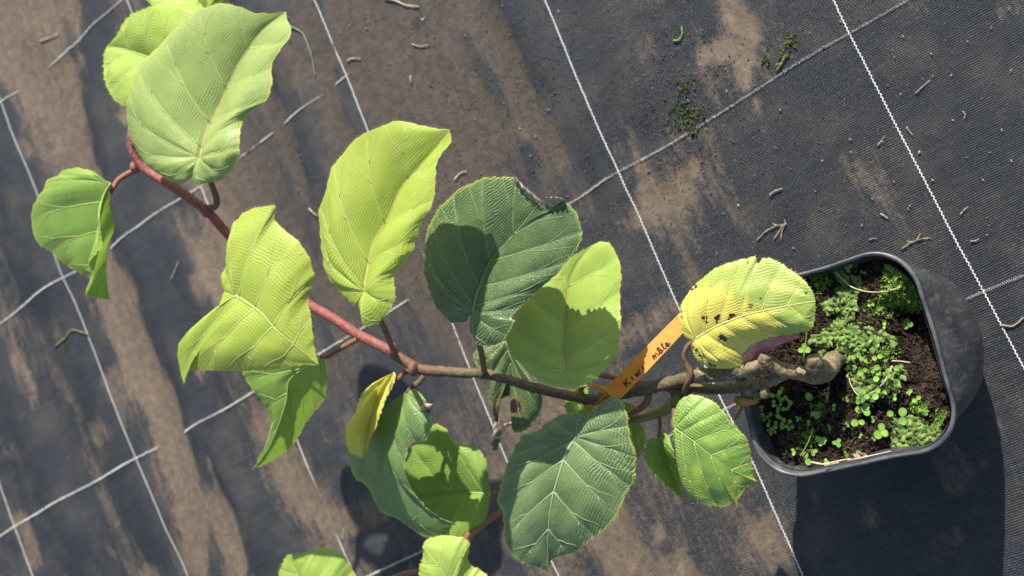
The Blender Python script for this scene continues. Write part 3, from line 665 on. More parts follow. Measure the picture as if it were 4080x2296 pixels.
LF['N'] = leaf('K6', [(760, 600), (815, 530), (810, 475), (740, 455), (640, 475), (520, 560), (430, 590), (380, 670), (340, 760), (310, 850), (290, 930), (275, 1000), (310, 1060), (320, 1130), (320, 1200), (350, 1280), (410, 1350), (480, 1380), (540, 1400), (590, 1430)],
     [(760, 600), (830, 540), (835, 480), (900, 410), (985, 350), (1040, 390), (1075, 460), (1080, 540), (1100, 620), (1125, 700), (1125, 780), (1110, 870), (1070, 930), (1040, 1000), (1010, 1080), (970, 1130), (900, 1190), (820, 1250), (740, 1310), (650, 1330), (605, 1350), (590, 1430)],
     [(760, 600), (700, 700), (650, 850), (610, 1000), (590, 1200), (590, 1430)], .180, .165, -.004, -.006, .010, 'dull', 'dull', .004, 8, .002, seed=14, s0=.50, sx=1.5, quilt=.0014, mr=.0011, NS=120, NT_=28, label='big blue green leaf below the orange tag')
def yelO(A): return .14 + .5 * (vnoise(A[:, 0] / 34, A[:, 1] / 34 + 7) - .5) + .35 * np.clip((A[:, 1] - 1750) / 200, -1, .7)
LF['O'] = leaf('K6', [(1365, 550), (1350, 530), (1365, 440), (1390, 380), (1440, 350), (1510, 345), (1580, 375), (1640, 420), (1700, 500), (1760, 560), (1800, 610), (1825, 700), (1840, 800), (1850, 850), (1870, 875)],
     [(1365, 550), (1345, 580), (1390, 720), (1410, 850), (1430, 930), (1480, 980), (1550, 1010), (1650, 1025), (1720, 1005), (1745, 1030), (1745, 980), (1780, 930), (1810, 890), (1870, 875)],
     [(1365, 550), (1480, 630), (1600, 730), (1720, 810), (1870, 875)], .160, .140, -.004, -.010, .008, 'varieg', 'light', .003, 7, .0015, seed=15, s0=.40, sx=1.45, quilt=.0012, mr=.0007, yel=yelO, label='green leaf mottled with yellow in front of the pot')
LF['P'] = leaf('K6', [(1265, 600), (1250, 610), (1200, 625), (1180, 680), (1185, 750), (1230, 820), (1300, 890), (1370, 950), (1412, 985)], [(1265, 600), (1290, 580), (1320, 590), (1345, 650), (1370, 740), (1400, 840), (1412, 985)],
     [(1265, 600), (1285, 690), (1330, 820), (1412, 985)], .140, .118, .008, .010, -.004, 'mid', 'light', .001, 4, .001, seed=16, mr=.0005, teeth=.0006, label='small folded leaf beside the mottled leaf')
def dryQ(A):
    X = (A[:, 0] - 1800) / .6523; Y = (A[:, 1] - 1350) / .6523
    return np.maximum(np.exp(-((X - 280) ** 2 + (Y - 470) ** 2) / 90 ** 2), np.exp(-((X - 400) ** 2 + (Y - 420) ** 2) / 60 ** 2)) * .8
LF['Q'] = leaf('K6', [(330, 20), (230, 35), (150, 65), (140, 140), (210, 210), (215, 300), (245, 400), (265, 500), (288, 490), (275, 395), (330, 350), (430, 340)],
     [(330, 20), (400, 100), (430, 190), (520, 270), (555, 380), (540, 450), (510, 500), (430, 570), (365, 550), (425, 510), (415, 440), (430, 340)],
     [(330, 20), (370, 150), (400, 260), (430, 340)], .148, .138, .0, -.004, .0, 'dark', 'dark', .003, 5, .003, seed=17, spot=dryQ, label='torn dark leaf hanging under the stem')
LF['R'] = leaf('K6', [(790, 250), (720, 270), (695, 350), (700, 450), (760, 500)], [(790, 250), (830, 300), (860, 400), (850, 470), (760, 500)], [(790, 250), (780, 380), (760, 500)], .140, .132, 0, 0, 0, 'mid', 'light', .002, 4, .001, seed=18, mr=.0005)
LF['S'] = leaf('K6', [(1040, 390), (1000, 450), (990, 560), (1050, 680), (1128, 740)], [(1040, 390), (1110, 405), (1150, 500), (1185, 600), (1170, 680), (1128, 740)], [(1040, 390), (1090, 520), (1125, 660), (1128, 740)], .130, .118, 0.004, -.006, 0, 'mid', 'light', .002, 4, .001, seed=19, mr=.0005)
LF['T'] = leaf('K5', [(480, 1750), (300, 1720), (200, 1600), (190, 1450), (215, 1360), (250, 1303)], [(480, 1750), (650, 1720), (740, 1580), (710, 1450), (690, 1400), (640, 1320), (560, 1270), (480, 1255), (350, 1290), (250, 1303)],
     [(480, 1750), (400, 1600), (320, 1430), (250, 1303)], .165, .175, .004, -.004, 0, 'light', 'light', .004, 5, seed=20)
LF['U'] = leaf('K5', [(1430, 1700), (1250, 1680), (1160, 1580), (1145, 1450), (1150, 1380), (1180, 1290), (1170, 1250)], [(1430, 1700), (1600, 1680), (1660, 1560), (1625, 1450), (1560, 1410), (1500, 1370), (1480, 1330), (1495, 1230), (1460, 1195), (1380, 1175), (1290, 1175), (1200, 1200), (1170, 1250)],
     [(1430, 1700), (1380, 1560), (1290, 1390), (1170, 1250)], .170, .180, .002, -.004, 0.004, 'light', 'light', .004, 5, seed=21)

# dried and curled bits of leaves
def flap(name, K, A, B, za, zb_, mat, parent, nn=20, curl=.004):
    a = resample(px(K, A), nn); b = resample(px(K, B), nn); V = []; F = []
    for i_ in range(nn):
        pa = un(a[i_][0], a[i_][1], za); pb = un(b[i_][0], b[i_][1], zb_)
        for j in range(7):
            f = j / 6; p_ = pa * (1 - f) + pb * f; p_[2] += curl * math.sin(math.pi * f) + .0008 * math.sin(i_ * 1.3 + j); V.append(p_)
    for i_ in range(nn - 1):
        for j in range(6): F.append((i_ * 7 + j, i_ * 7 + j + 1, (i_ + 1) * 7 + j + 1, (i_ + 1) * 7 + j))
    return obj(name, V, F, mat, parent)
flap('dried_margin', 'K4', [(1172, 425), (1210, 490), (1262, 535), (1300, 560)], [(1185, 425), (1225, 470), (1275, 510), (1315, 548)], .2435, .249, M_DRY, LF['H'], curl=.002)
flap('dried_margin', 'K4', [(1335, 545), (1370, 560), (1410, 550), (1455, 548)], [(1345, 535), (1375, 530), (1415, 533), (1458, 550)], .244, .250, M_DRY, LF['H'], curl=.002)
flap('curled_margin', 'P2', [(735, 1030), (800, 885), (900, 845), (1050, 805), (1210, 785)], [(770, 1035), (860, 1020), (920, 960), (1050, 880), (1212, 820)], .153, .146, M_PINK, LF['J'], curl=.001)
flap('dried_tip', 'K6', [(262, 490), (255, 560), (247, 640), (262, 680)], [(292, 485), (305, 550), (298, 620), (272, 680)], .135, .131, M_DRY, LF['Q'], curl=.004)
flap('dried_edge', 'K6', [(275, 395), (330, 355), (430, 345)], [(285, 375), (340, 340), (425, 332)], .140, .1415, M_DRY, LF['Q'], curl=.0005)
flap('dried_edge', 'K6', [(320, 520), (370, 505), (420, 470)], [(325, 535), (380, 520), (432, 480)], .137, .1395, M_DRY, LF['Q'], curl=.001)
V_, F_ = tube(resample(np.array([at('K5', p_, z_) for p_, z_ in (((1165, 305), .192), ((1200, 292), .194), ((1238, 285), .193))]), 8), [.0016, .002, .0021, .0021, .002, .002, .0018, .0014], 8, jit=.1)
obj('dried_curl', V_, F_, M_DRY, LF['L'])

# petioles
def pet(key, K, pts, zs, r=(.0016, .0014), mat=M_PET): return strand('petiole', K, pts, zs, r, mat, LF[key])
pet('A', 'K2', [(1078, 478), (1125, 470), (1136, 430), (1110, 350), (1043, 184)], [.226, .230, .238, .25, .261], (.0024, .0022, .0016), M_PET)
pet('D', 'K2', [(685, 255), (625, 278), (565, 318), (522, 385), (520, 345)], [.235, .240, .246, .253, .254], (.0024, .002, .0017), M_PETR)
pet('B', 'K2', [(650, 120), (720, -60), (780, -200)], [.241, .245, .249], (.002, .0016), M_PETR)
pet('E', 'K2', [(1250, 990), (1330, 1000), (1450, 960), (1560, 965)], [.271, .245, .225, .206], (.0014, .002))
pet('F', 'K3', [(1400, 458), (1460, 455), (1560, 395), (1700, 320)], [.205, .203, .201, .197], (.0016, .0019, .002))
pet('G', 'K4', [(350, 1052), (420, 1180), (445, 1230), (480, 1310), (512, 1390)], [.289, .262, .238, .215, .190], (.0014, .002, .002))
pet('H', 'K4', [(945, 1168), (970, 1290), (985, 1360), (1000, 1440), (1008, 1500)], [.237, .220, .205, .188, .170], (.0014, .002, .002))
pet('I', 'K6', [(715, 200), (800, 222), (910, 222), (1000, 240), (1170, 275)], [.195, .180, .165, .156, .151], (.0012, .0018, .0018), M_PETR)
pet('J', 'P2', [(360, 828), (325, 860), (290, 890), (262, 965), (285, 1050), (315, 1110), (290, 1190), (262, 1280)], [.161, .161, .161, .160, .158, .157, .155, .148], (.0014, .0018, .0021, .0019))
pet('K', 'K3', [(2005, 595), (2025, 655), (2085, 600), (2150, 560)], [.194, .191, .188, .184], (.0011, .0016, .0016))
pet('L', 'K5', [(1060, 200), (1095, 165), (1140, 130), (1180, 85)], [.188, .187, .185, .183], (.0012, .002, .002), M_WOOD)
pet('M', 'K5', [(1635, 885), (1700, 875), (1850, 860)], [.139, .139, .140], (.0011, .0014), M_PETR)
pet('N', 'K6', [(760, 602), (850, 560), (960, 540), (1080, 515)], [.179, .160, .145, .135], (.0014, .002))
pet('O', 'K6', [(1365, 552), (1352, 520), (1362, 470), (1352, 400)], [.159, .150, .145, .142], (.0012, .0018, .0018))
pet('P', 'K6', [(1265, 602), (1272, 540), (1268, 465)], [.14, .138, .136], (.0011, .0014), M_PETR)
pet('U', 'K5', [(1430, 1700), (1420, 1400), (1480, 1215), (1600, 1090), (1720, 1010)], [.169, .155, .145, .140, .138], (.0014, .0019, .002), M_PETR)
pet('T', 'K5', [(480, 1752), (900, 1500), (1060, 1430), (1150, 1420)], [.164, .150, .148, .147], (.0014, .0019, .002), M_PETR)

# woody parts
strand('main_stem', 'K6', [(1760, 190), (1600, 215), (1500, 228), (1250, 290), (1120, 318), (1000, 345), (860, 372), (700, 345), (500, 298), (300, 238), (190, 212), (40, 208), (-90, 196)],
       [.148, .149, .150, .152, .153, .154, .155, .158, .163, .168, .171, .176, .181], (.0040, .0040, .0042, .0038, .0035, .0034, .0034, .0034, .0034, .0037), M_WOOD, plant, 10, 70, .05)
sh, SP, SR = strand('young_shoot', 'K2', [(2430, 1423), (2340, 1414), (2280, 1396), (2196, 1344), (2119, 1293), (1944, 1204), (1804, 1113), (1657, 1027), (1500, 900), (1350, 760), (1210, 640), (1100, 515), (990, 430), (850, 335), (720, 250), (665, 180), (645, 100), (660, 0), (720, -90)],
       [.179, .181, .183, .186, .189, .194, .199, .204, .210, .216, .221, .226, .230, .233, .236, .239, .241, .243, .244], (.0037, .0037, .0036, .0035, .0034, .0034, .0033, .0032, .003, .0026), M_SHOOT, plant, 10, 90, .03)
strand('trunk', 'P2', [(1560, 985), (1490, 1010), (1430, 1090), (1350, 1130), (1270, 1120), (1180, 1105), (1060, 1080), (990, 1040), (930, 1020), (860, 1045), (780, 1080), (690, 1110), (560, 1130), (440, 1140)],
       [.100, .112, .124, .130, .134, .137, .140, .143, .145, .146, .147, .147, .148, .148], (.0050, .0058, .0064, .0068, .0056, .0047, .0044, .0045, .0050, .0045, .0041, .0040, .0040), M_TRUNK, plant, 12, 80, .035)
strand('side_branch', 'P2', [(1090, 1100), (1030, 1140), (960, 1175), (890, 1195), (830, 1225), (775, 1265)], [.137, .137, .137, .136, .135, .134], (.0050, .0042, .0042, .0046, .0044, .0050), M_TRUNK, plant, 10, 40, .08)
strand('side_branch', 'P2', [(860, 1200), (720, 1232), (600, 1245), (480, 1248), (330, 1240), (150, 1272)], [.134, .135, .136, .137, .139, .142], (.0034, .0034, .0032, .0033, .0036, .0034), M_WOOD, plant, 9, 40, .06)
strand('stub', 'P2', [(930, 1205), (925, 1260), (930, 1310)], [.136, .138, .137], (.003, .0032, .0034), M_TRUNK, plant, 8, 12, .08)
strand('stub', 'P2', [(840, 1300), (870, 1290), (900, 1300)], [.133, .136, .135], (.0028, .003, .0028), M_TRUNK, plant, 8, 10, .08)
strand('knob', 'P2', [(1345, 1110), (1335, 1050), (1328, 1000), (1325, 975)], [.132, .138, .142, .143], (.0064, .0062, .0058, .0040), M_TRUNK, plant, 12, 16, .06)
strand('knob', 'P2', [(935, 1040), (925, 1000), (940, 965)], [.146, .149, .150], (.0055, .0048, .0032), M_TRUNK, plant, 10, 12, .08)
strand('knob', 'P2', [(1240, 1125), (1230, 1095), (1235, 1082)], [.136, .141, .142], (.0045, .0042, .0028), M_TRUNK, plant, 9, 10, .08)
strand('knob', 'P2', [(370, 1150), (390, 1120), (400, 1095)], [.15, .153, .154], (.0046, .0044, .0034), M_TRUNK, plant, 9, 10, .08)
strand('side_shoot', 'K6', [(1400, 300), (1370, 380), (1320, 420), (1270, 445), (1190, 475), (1085, 512), (960, 545)], [.142, .140, .138, .136, .135, .134, .132], (.0036, .004, .0038, .003, .0028, .0026), M_GSTEM, plant, 9, 36, .05)
strand('side_shoot', 'K6', [(1165, 300), (1200, 345), (1185, 395), (1130, 435), (1075, 462)], [.150, .148, .144, .140, .136], (.0026, .0026, .0024, .002), M_PETR, plant, 8, 26, .04)
strand('lower_shoot', 'K6', [(960, 545), (700, 850), (310, 1050), (130, 1180), (-160, 1420)], [.132, .135, .138, .142, .150], (.0024, .0022, .002), M_PETR, plant, 8, 40, .04)
strand('old_petiole', 'K6', [(1180, 280), (1340, 300), (1420, 330), (1400, 390)], [.150, .146, .143, .141], (.003, .003, .0026), M_WOOD, plant, 8, 20, .06)
strand('leaf_bud', 'K6', [(1745, 372), (1785, 385), (1830, 378), (1868, 380)], [.130, .133, .132, .127], (.0028, .0036, .0030, .0012), bark('bud_orange', (.34, .14, .05), (.42, .22, .08), (.30, .30, .06), 300), plant, 8, 14, .06)
strand('bud_stalk', 'K6', [(1780, 390), (1770, 430), (1735, 485)], [.130, .128, .124], (.0012, .0009), M_PETR, plant, 6, 10, .03)
# nodes on the stem
for K, p_, z_, r_ in (('K3', (2010, 400), .190, .0050), ('K3', (2180, 560), .186, .0052), ('K2', (672, 240), .237, .0044), ('K6', (195, 205), .171, .0048), ('K2', (1085, 500), .226, .0042), ('K6', (1165, 300), .152, .0048)):
    c0 = at(K, p_, z_); c1 = c0 + np.array([-.004, .002, .001]); V_, F_ = tube(resample(np.array([c0 * 1.5 - c1 * .5, c0, c1]), 8), [.001, r_ * .75, r_, r_, r_, r_ * .95, r_ * .7, .001], 10, jit=.05)
    obj('stem_node', V_, F_, M_SHOOT if K != 'K6' else M_WOOD, plant)
mb = MB()
for k in range(7000):
    f = rnd.random(); q = f * (len(SP) - 2); i_ = int(q); P_ = SP[i_] * (1 - q + i_) + SP[i_ + 1] * (q - i_); T_ = SP[i_ + 1] - SP[i_]; T_ /= np.linalg.norm(T_)
    a = np.cross(T_, rng.normal(size=3)); a /= np.linalg.norm(a); r_ = SR[i_]; L_ = rnd.uniform(.0010, .0028); d = a + T_ * rnd.uniform(-.4, .4)
    s_ = np.cross(a, T_) * .00010; b0 = P_ + a * r_ * .96
    mb.add([b0 - s_, b0 + s_, b0 + d * L_], [(0, 1, 2)])
tag(obj('bristle_hairs', mb.v, mb.f, M_HAIR, sh, False), kind='stuff')

# ------------------------------------------------------------------ orange plant tag
t = NT('tag_plastic'); p = t.pos(); n1 = t.noise(p, 90, 4); tb_ = t.bsdf(t.mix(t.math('MULTIPLY', t.ramp(t.noise(p, 240, 5, .65), .52, .72), .35), t.mix(t.ramp(n1, .3, .7), (.62, .215, .012), (.70, .265, .020)), (.36, .15, .03)), .45, t.bump(t.noise(p, 700, 2), .0001), .4)
ttr = t.n('ShaderNodeBsdfTranslucent'); ttr.inputs[0].default_value = (.70, .26, .02, 1); mx = t.n('ShaderNodeMixShader'); mx.inputs[0].default_value = .18; t.l(tb_, mx.inputs[1]); t.l(ttr.outputs[0], mx.inputs[2])
M_TAG = t.done(mx.outputs[0])
t = NT('marker_ink'); M_INK = t.done(t.bsdf((.012, .011, .012), .5, None, .3))
tz0, tz1 = .177, .149
def tagz(q):                                                   # height along the strip (P3 coordinates)
    f = ((q[0] - 450) * .716 + (770 - q[1]) * .698) / 700; return tz0 + (tz1 - tz0) * f + .001 * math.sin(math.pi * min(max(f, 0), 1))
ptag = empty('plant_tag', at('P3', (400, 760), .158), 'orange plastic plant tag with handwriting looped round the vine stem', 'plant tag')
def strip_obj(name, A, B, zf, n_=26, th=.0004):
    a = resample(np.array(A, float), n_, False); b = resample(np.array(B, float), n_, False); top = []
    for i_ in range(n_):
        for j in range(4):
            q = a[i_] * (1 - j / 3) + b[i_] * j / 3; top.append(at('P3', q, zf(q)))
    N_ = len(top); V = top + [p_ - np.array([0, 0, th]) for p_ in top]; F = []
    for i_ in range(n_ - 1):
        for j in range(3):
            f = (i_ * 4 + j, i_ * 4 + j + 1, (i_ + 1) * 4 + j + 1, (i_ + 1) * 4 + j); F.append(f); F.append(tuple(k + N_ for k in f[::-1]))
        for j in (0, 3):
            f = (i_ * 4 + j, (i_ + 1) * 4 + j, (i_ + 1) * 4 + j + N_, i_ * 4 + j + N_); F.append(f if j == 0 else f[::-1])
    for i_ in (0, n_ - 1):
        f = tuple(i_ * 4 + j for j in range(4)); F.append((f[0], f[3], f[3] + N_, f[0] + N_) if i_ else (f[3], f[0], f[0] + N_, f[3] + N_))
    return obj(name, V, F, M_TAG, ptag, False)
strip_obj('strip', [(386, 742), (415, 690), (640, 460), (915, 182), (1010, 85)], [(425, 778), (502, 790), (720, 560), (938, 328), (1090, 170)], tagz)
def ribbon(name, pts, zs, wd, n_=30):
    P = resample(np.array([at('P3', q, z) for q, z in zip(pts, zs)]), n_); T = np.gradient(P, axis=0); T /= np.linalg.norm(T, axis=1)[:, None]
    ax_ = at('P3', (700, 700), .16) - at('P3', (300, 790), .16); ax_ /= np.linalg.norm(ax_)
    V = []; F = []
    for i_ in range(n_):
        s_ = ax_ - T[i_] * (ax_ @ T[i_]); s_ /= np.linalg.norm(s_) + 1e-9; nn_ = np.cross(T[i_], s_) * .0002
        for d in (-s_ * wd - nn_, s_ * wd - nn_, s_ * wd + nn_, -s_ * wd + nn_): V.append(P[i_] + d)
    for i_ in range(n_ - 1):
        for k in range(4): F.append((i_ * 4 + k, i_ * 4 + (k + 1) % 4, (i_ + 1) * 4 + (k + 1) % 4, (i_ + 1) * 4 + k))
    F += [(0, 1, 2, 3), tuple((n_ - 1) * 4 + k for k in (3, 2, 1, 0))]
    return obj(name, V, F, M_TAG, ptag)
ribbon('loop', [(405, 755), (375, 790), (320, 840), (262, 848), (235, 820), (225, 780), (205, 740), (225, 712), (290, 700), (350, 712), (400, 748)], [.177, .176, .170, .162, .150, .147, .150, .157, .166, .173, .1775], .0019)
# handwriting: strokes in a writing frame on the strip
e1 = np.array([.712, -.702]); e2 = np.array([-.702, -.712]); T0 = np.array([537, 712.])
def arc(cx_, cy_, r1, r2, a0, a1, n_=9): return [(cx_ + r1 * math.cos(math.radians(a0 + (a1 - a0) * k / (n_ - 1))), cy_ + r2 * math.sin(math.radians(a0 + (a1 - a0) * k / (n_ - 1)))) for k in range(n_)]
STROKES = [[(4, 2), (6, 40)], [(36, 38), (8, 17), (16, 17), (42, 0)],                       # K
           [(64, 3), (66, 22)], [(68, 33), (69.5, 35)],                                      # i
           [(94, 24), (98, 5), (104, 2), (113, 19), (117, 4), (124, 3), (132, 22), (138, 24)],   # w
           [(160, 3), (161, 22)], [(164, 34), (165.5, 36)],                                  # i
           [(252, 1), (254, 22), (262, 24), (267, 16), (269, 3), (274, 20), (283, 23), (286, 14), (288, 3), (296, 4)],   # m
           arc(312, 11, 9, 9, 40, 330) + [(322, 20), (323, 5), (330, 3)], [(304, 29), (313, 40), (323, 29)],   # â
           [(339, 10), (350, 32), (350, 43), (345, 36), (344, 10), (350, 1), (358, 6)],        # l
           [(364, 10), (376, 13), (378, 20), (371, 23), (365, 14), (368, 4), (380, 3), (392, 10)]]   # e
mb = MB()
for s_ in STROKES:
    q = resample(np.array(s_, float), 6 * len(s_)); P = []
    for a, b in q:
        w2 = T0 + e1 * a * 1.14 + e2 * b * 1.15; P.append(at('P3', w2, tagz(w2) + .00035))
    V_, F_ = tube(np.array(P), .00048, 5, flat=.45); mb.add(V_, F_)
obj('lettering', mb.v, mb.f, M_INK, ptag)

# ------------------------------------------------------------------ growth on the soil
M_LIV = mat_simple('liverwort_green', (.075, .135, .024), (.185, .265, .060), 380, .5, .0009, .3)
M_MOSS = mat_simple('moss_green', (.075, .15, .015), (.20, .32, .035), 300, .7, .0003, .3)
M_SEED = mat_simple('seedling_green', (.17, .33, .045), (.26, .42, .075), 200, .5, .0002, .4)
M_SEED2 = mat_simple('seedling_dark', (.10, .22, .03), (.19, .33, .06), 200, .5, .0002, .4)
M_STRAW = mat_simple('dry_straw', (.42, .33, .20), (.58, .50, .34), 250, .6, .0002, .4)
M_TWIG = mat_simple('pale_root', (.26, .20, .13), (.44, .36, .25), 300, .8, .0005, .2)
def soilpt(K, p_, dz=0.0):
    w = at(K, p_, SZ); z = soil_at(w); w = at(K, p_, z + dz)
    lx, ly = local(w); lx, ly = clampr(np.array([lx]), np.array([ly]), .058); x, y = pot_xy(lx, ly); return np.array([float(x[0]), float(y[0]), w[2]])
def lobe_mesh(c, r, az, tilt):
    V = [c + np.array([0, 0, -.0006])]; F = []; R_ = 3; n_ = 18
    ca, sa = math.cos(az), math.sin(az); ph = rnd.uniform(0, 6)
    for k in range(1, R_ + 1):
        for j in range(n_):
            th = 2 * math.pi * j / n_; rr_ = r * k / R_ * (1 + (.16 * math.sin(5 * th + ph) + .10 * math.sin(9 * th + ph * 2)) * (k / R_))
            x, y = rr_ * math.cos(th) * 1.25, rr_ * math.sin(th) * .85
            z = .0009 * math.sin(3 * th + ph) * k / R_ + tilt * x + (.0005 if k == 2 else 0)
            V.append(c + np.array([x * ca - y * sa, x * sa + y * ca, z]))
    for j in range(n_): F.append((0, 1 + j, 1 + (j + 1) % n_))
    for k in range(R_ - 1):
        for j in range(n_):
            a = 1 + k * n_; F.append((a + j, a + n_ + j, a + n_ + (j + 1) % n_, a + (j + 1) % n_))
    return V, F
LIV = [([(590, 265), (610, 300), (640, 330), (680, 300), (600, 350), (650, 365), (690, 325), (620, 380), (560, 415), (530, 435), (600, 430), (650, 420), (640, 455), (590, 465)], 'ruffled green liverwort patch behind the yellowing leaf, nearest the top corner of the pot'),
       ([(560, 520), (540, 560), (590, 540), (630, 530), (690, 530), (470, 600), (520, 600), (580, 590), (640, 580), (700, 580), (750, 560), (800, 580), (840, 600), (600, 630), (660, 630), (720, 610), (640, 680), (690, 650), (770, 620), (660, 720), (490, 630)], 'broad liverwort patch spreading across the middle of the pot'),
       ([(660, 790), (700, 770), (690, 820), (730, 840), (780, 820), (830, 800), (870, 770), (760, 860), (810, 860), (860, 830), (900, 770), (720, 880)], 'liverwort patch under the bent straw with round seedlings'),
       ([(890, 1050), (940, 1030), (990, 1040), (1040, 1050), (1080, 1080), (930, 1090), (980, 1090), (1030, 1110), (880, 1150), (930, 1160), (1080, 1130), (960, 1190), (1000, 1160), (1110, 1110), (1060, 1170), (890, 1110)], 'pale liverwort patch in the lower right corner of the pot')]
for pts, lab in LIV:
    c0 = soilpt('P1', pts[0]); th_ = empty('liverwort', c0, lab, 'liverwort', 'liverwort patches in the pot')
    for q in pts:
        for rep in range(2):
            qq = (q[0] + rnd.uniform(-14, 14) * rep, q[1] + rnd.uniform(-14, 14) * rep); V_, F_ = lobe_mesh(soilpt('P1', qq, .0012 + .0009 * rep), rnd.uniform(.0034, .0052) * (1 if rep == 0 else .75), rnd.uniform(0, 6.28), rnd.uniform(-.25, .25))
            obj('thallus_lobe', V_, F_, M_LIV, th_)
def moss(K, ctrs, sc, n_, lab, mat=M_MOSS, ground_z=None, tall=.003):
    mb = MB()
    for k in range(n_):
        c = rnd.choice(ctrs); q = (c[0] + rnd.gauss(0, c[2]), c[1] + rnd.gauss(0, c[2]))
        b = soilpt(K, q) if ground_z is None else at(K, q, 0)
        if ground_z is not None: b[2] = gz(b[0], b[1])
        hgt_ = rnd.uniform(.3, 1) * tall
        for j in range(5):
            az = rnd.uniform(0, 6.28); d = np.array([math.cos(az), math.sin(az), rnd.uniform(.2, 1.0)]) * rnd.uniform(.0007, .0016) * sc
            s_ = np.array([-math.sin(az), math.cos(az), 0]) * .00035 * sc; b2 = b + np.array([0, 0, hgt_ * j / 5])
            mb.add([b2 - s_, b2 + d * .6 - s_ * 1.2 + np.array([0, 0, .0002]), b2 + d, b2 + d * .6 + s_ * 1.2 + np.array([0, 0, .0002]), b2 + s_], [(0, 1, 2, 3, 4)])
    return tag(obj('moss', mb.v, mb.f, mat, None, False), lab, 'moss', kind='stuff')
moss('P1', [(880, 250, 30), (930, 340, 34), (870, 370, 34), (960, 400, 22)], 1.2, 900, 'bright green moss cushion in the upper right corner of the pot')
moss('P1', [(480, 290, 30), (620, 210, 20), (800, 420, 30)], 1.0, 350, 'dark moss along the upper rim of the pot')
moss('P1', [(1130, 1030, 26), (1170, 1090, 22), (1000, 950, 18), (1110, 1080, 20)], 1.1, 500, 'yellow green moss beside the lower right rim of the pot')
moss('P1', [(790, 760, 50), (700, 640, 40), (840, 650, 30), (480, 960, 25), (420, 1100, 30)], .8, 420, 'thin moss between the liverwort patches in mid pot')
moss('P1', [(650, 720, 60), (560, 1010, 60), (620, 1150, 70), (820, 930, 60), (760, 480, 50), (350, 1130, 40), (900, 560, 40)], .8, 420, 'sparse dark moss specks strewn over the bare peat', mat_simple('dark_specks', (.03, .05, .012), (.10, .15, .03), 300), None, .002)
def seedling(K, q, leaves, size, lab, grp, h=.004, stem=True):
    b = soilpt(K, q); o = empty('seedling', b, lab, 'seedling', grp)
    top = b + np.array([rnd.uniform(-.001, .001), rnd.uniform(-.001, .001), h])
    if stem:
        V_, F_ = tube(resample(np.array([b - [0, 0, .001], b * .4 + top * .6, top]), 5), .00028, 4); obj('stem', V_, F_, M_SEED, o)
    a0 = rnd.uniform(0, 6.28); sm_ = rnd.choice([M_SEED, M_SEED2])
    for k in range(leaves):
        az = a0 + k * 2 * math.pi / leaves + rnd.uniform(-.3, .3); r = size * rnd.uniform(.6, 1.2); d = np.array([math.cos(az), math.sin(az), rnd.uniform(-.1, .25)]); s_ = np.array([-math.sin(az), math.cos(az), 0]); up = np.cross(d, s_); up /= np.linalg.norm(up)
        c = top + d * r * 1.05; V = [c + up * -.00025]; F = []
        for j in range(12):
            th = 2 * math.pi * j / 12; V.append(c + d * r * math.cos(th) + s_ * r * .92 * math.sin(th) + up * .0002 * math.sin(2 * th))
        for j in range(12): F.append((0, 1 + j, 1 + (j + 1) % 12))
        obj('seed_leaf', V, F, sm_, o)
cl = [(225, 880), (270, 890), (300, 860), (320, 900), (240, 930), (290, 930), (190, 1000), (230, 990), (270, 980), (310, 960), (325, 940), (220, 1035), (260, 1040), (300, 1010), (250, 1070), (290, 1060), (330, 1030), (340, 1060), (135, 950), (180, 965), (285, 905), (265, 945), (210, 1080), (315, 1050)]
for q in cl: seedling('P1', q, 2, .0015, 'tiny round leaved seedling in the dense cluster below the knobbly stem', 'seedlings clustered by the stem', .004)
mids = [(690, 680), (720, 700), (800, 690), (780, 740), (800, 790), (850, 770), (740, 880), (790, 880), (690, 900), (905, 740), (730, 760)]
for q in mids: seedling('P1', q, 2, .0018, 'small round leaved seedling among the liverwort in the middle of the pot', 'seedlings among the liverwort', .006)
more = [(520, 900), (560, 960), (620, 900), (640, 1040), (540, 1060), (700, 1100), (760, 1010), (780, 1120), (450, 1180), (520, 1230), (620, 1190), (880, 890), (960, 880), (830, 520), (760, 420), (720, 250), (680, 390), (900, 460), (350, 1180), (380, 1010), (430, 1040), (1050, 960), (600, 500), (860, 620)]
for q in more: seedling('P1', q, rnd.choice([2, 2, 3]), .0012, 'very small dull green seedling dotted singly over the dark peat', 'tiny seedlings dotted over the peat', .003)
ONE = [((430, 875), 1, .0038, 'single heart shaped seedling leaf standing just below the trunk'), ((640, 205), 3, .0024, 'seedling by the upper rim of the pot beside the first liverwort patch'),
       ((955, 510), 4, .0034, 'four leaved seedling alone on dark soil near the right wall of the pot'), ((410, 650), 3, .0026, 'seedling between the yellowing leaf and the trunk'),
       ((720, 960), 3, .0030, 'seedling below the bent straw at the pot centre'), ((850, 985), 1, .0034, 'lone round seedling leaf above the lower liverwort patch'),
       ((820, 1065), 3, .0036, 'large leaved seedling at the left edge of the pale liverwort patch'), ((930, 1000), 2, .0034, 'seedling overhanging the top of the pale liverwort patch'),
       ((480, 985), 4, .0026, 'leafy seedling right of the dense seedling cluster'), ((590, 1130), 3, .0030, 'seedling on bare peat in the lower middle of the pot'),
       ((420, 1215), 2, .0040, 'pale green seedling with the largest leaf by the lower rim'), ((500, 1120), 4, .0026, 'feathery seedling left of the bare peat'),
       ((330, 730), 2, .0018, 'tiny seedling above the trunk'), ((690, 1020), 2, .0030, 'seedling pair left of the lone round leaf'), ((1000, 905), 2, .0018, 'tiny seedling near the hollow in the soil')]
for q, nl, sz, lab in ONE: seedling('P1', q, nl, sz * .72, lab, None, .006)
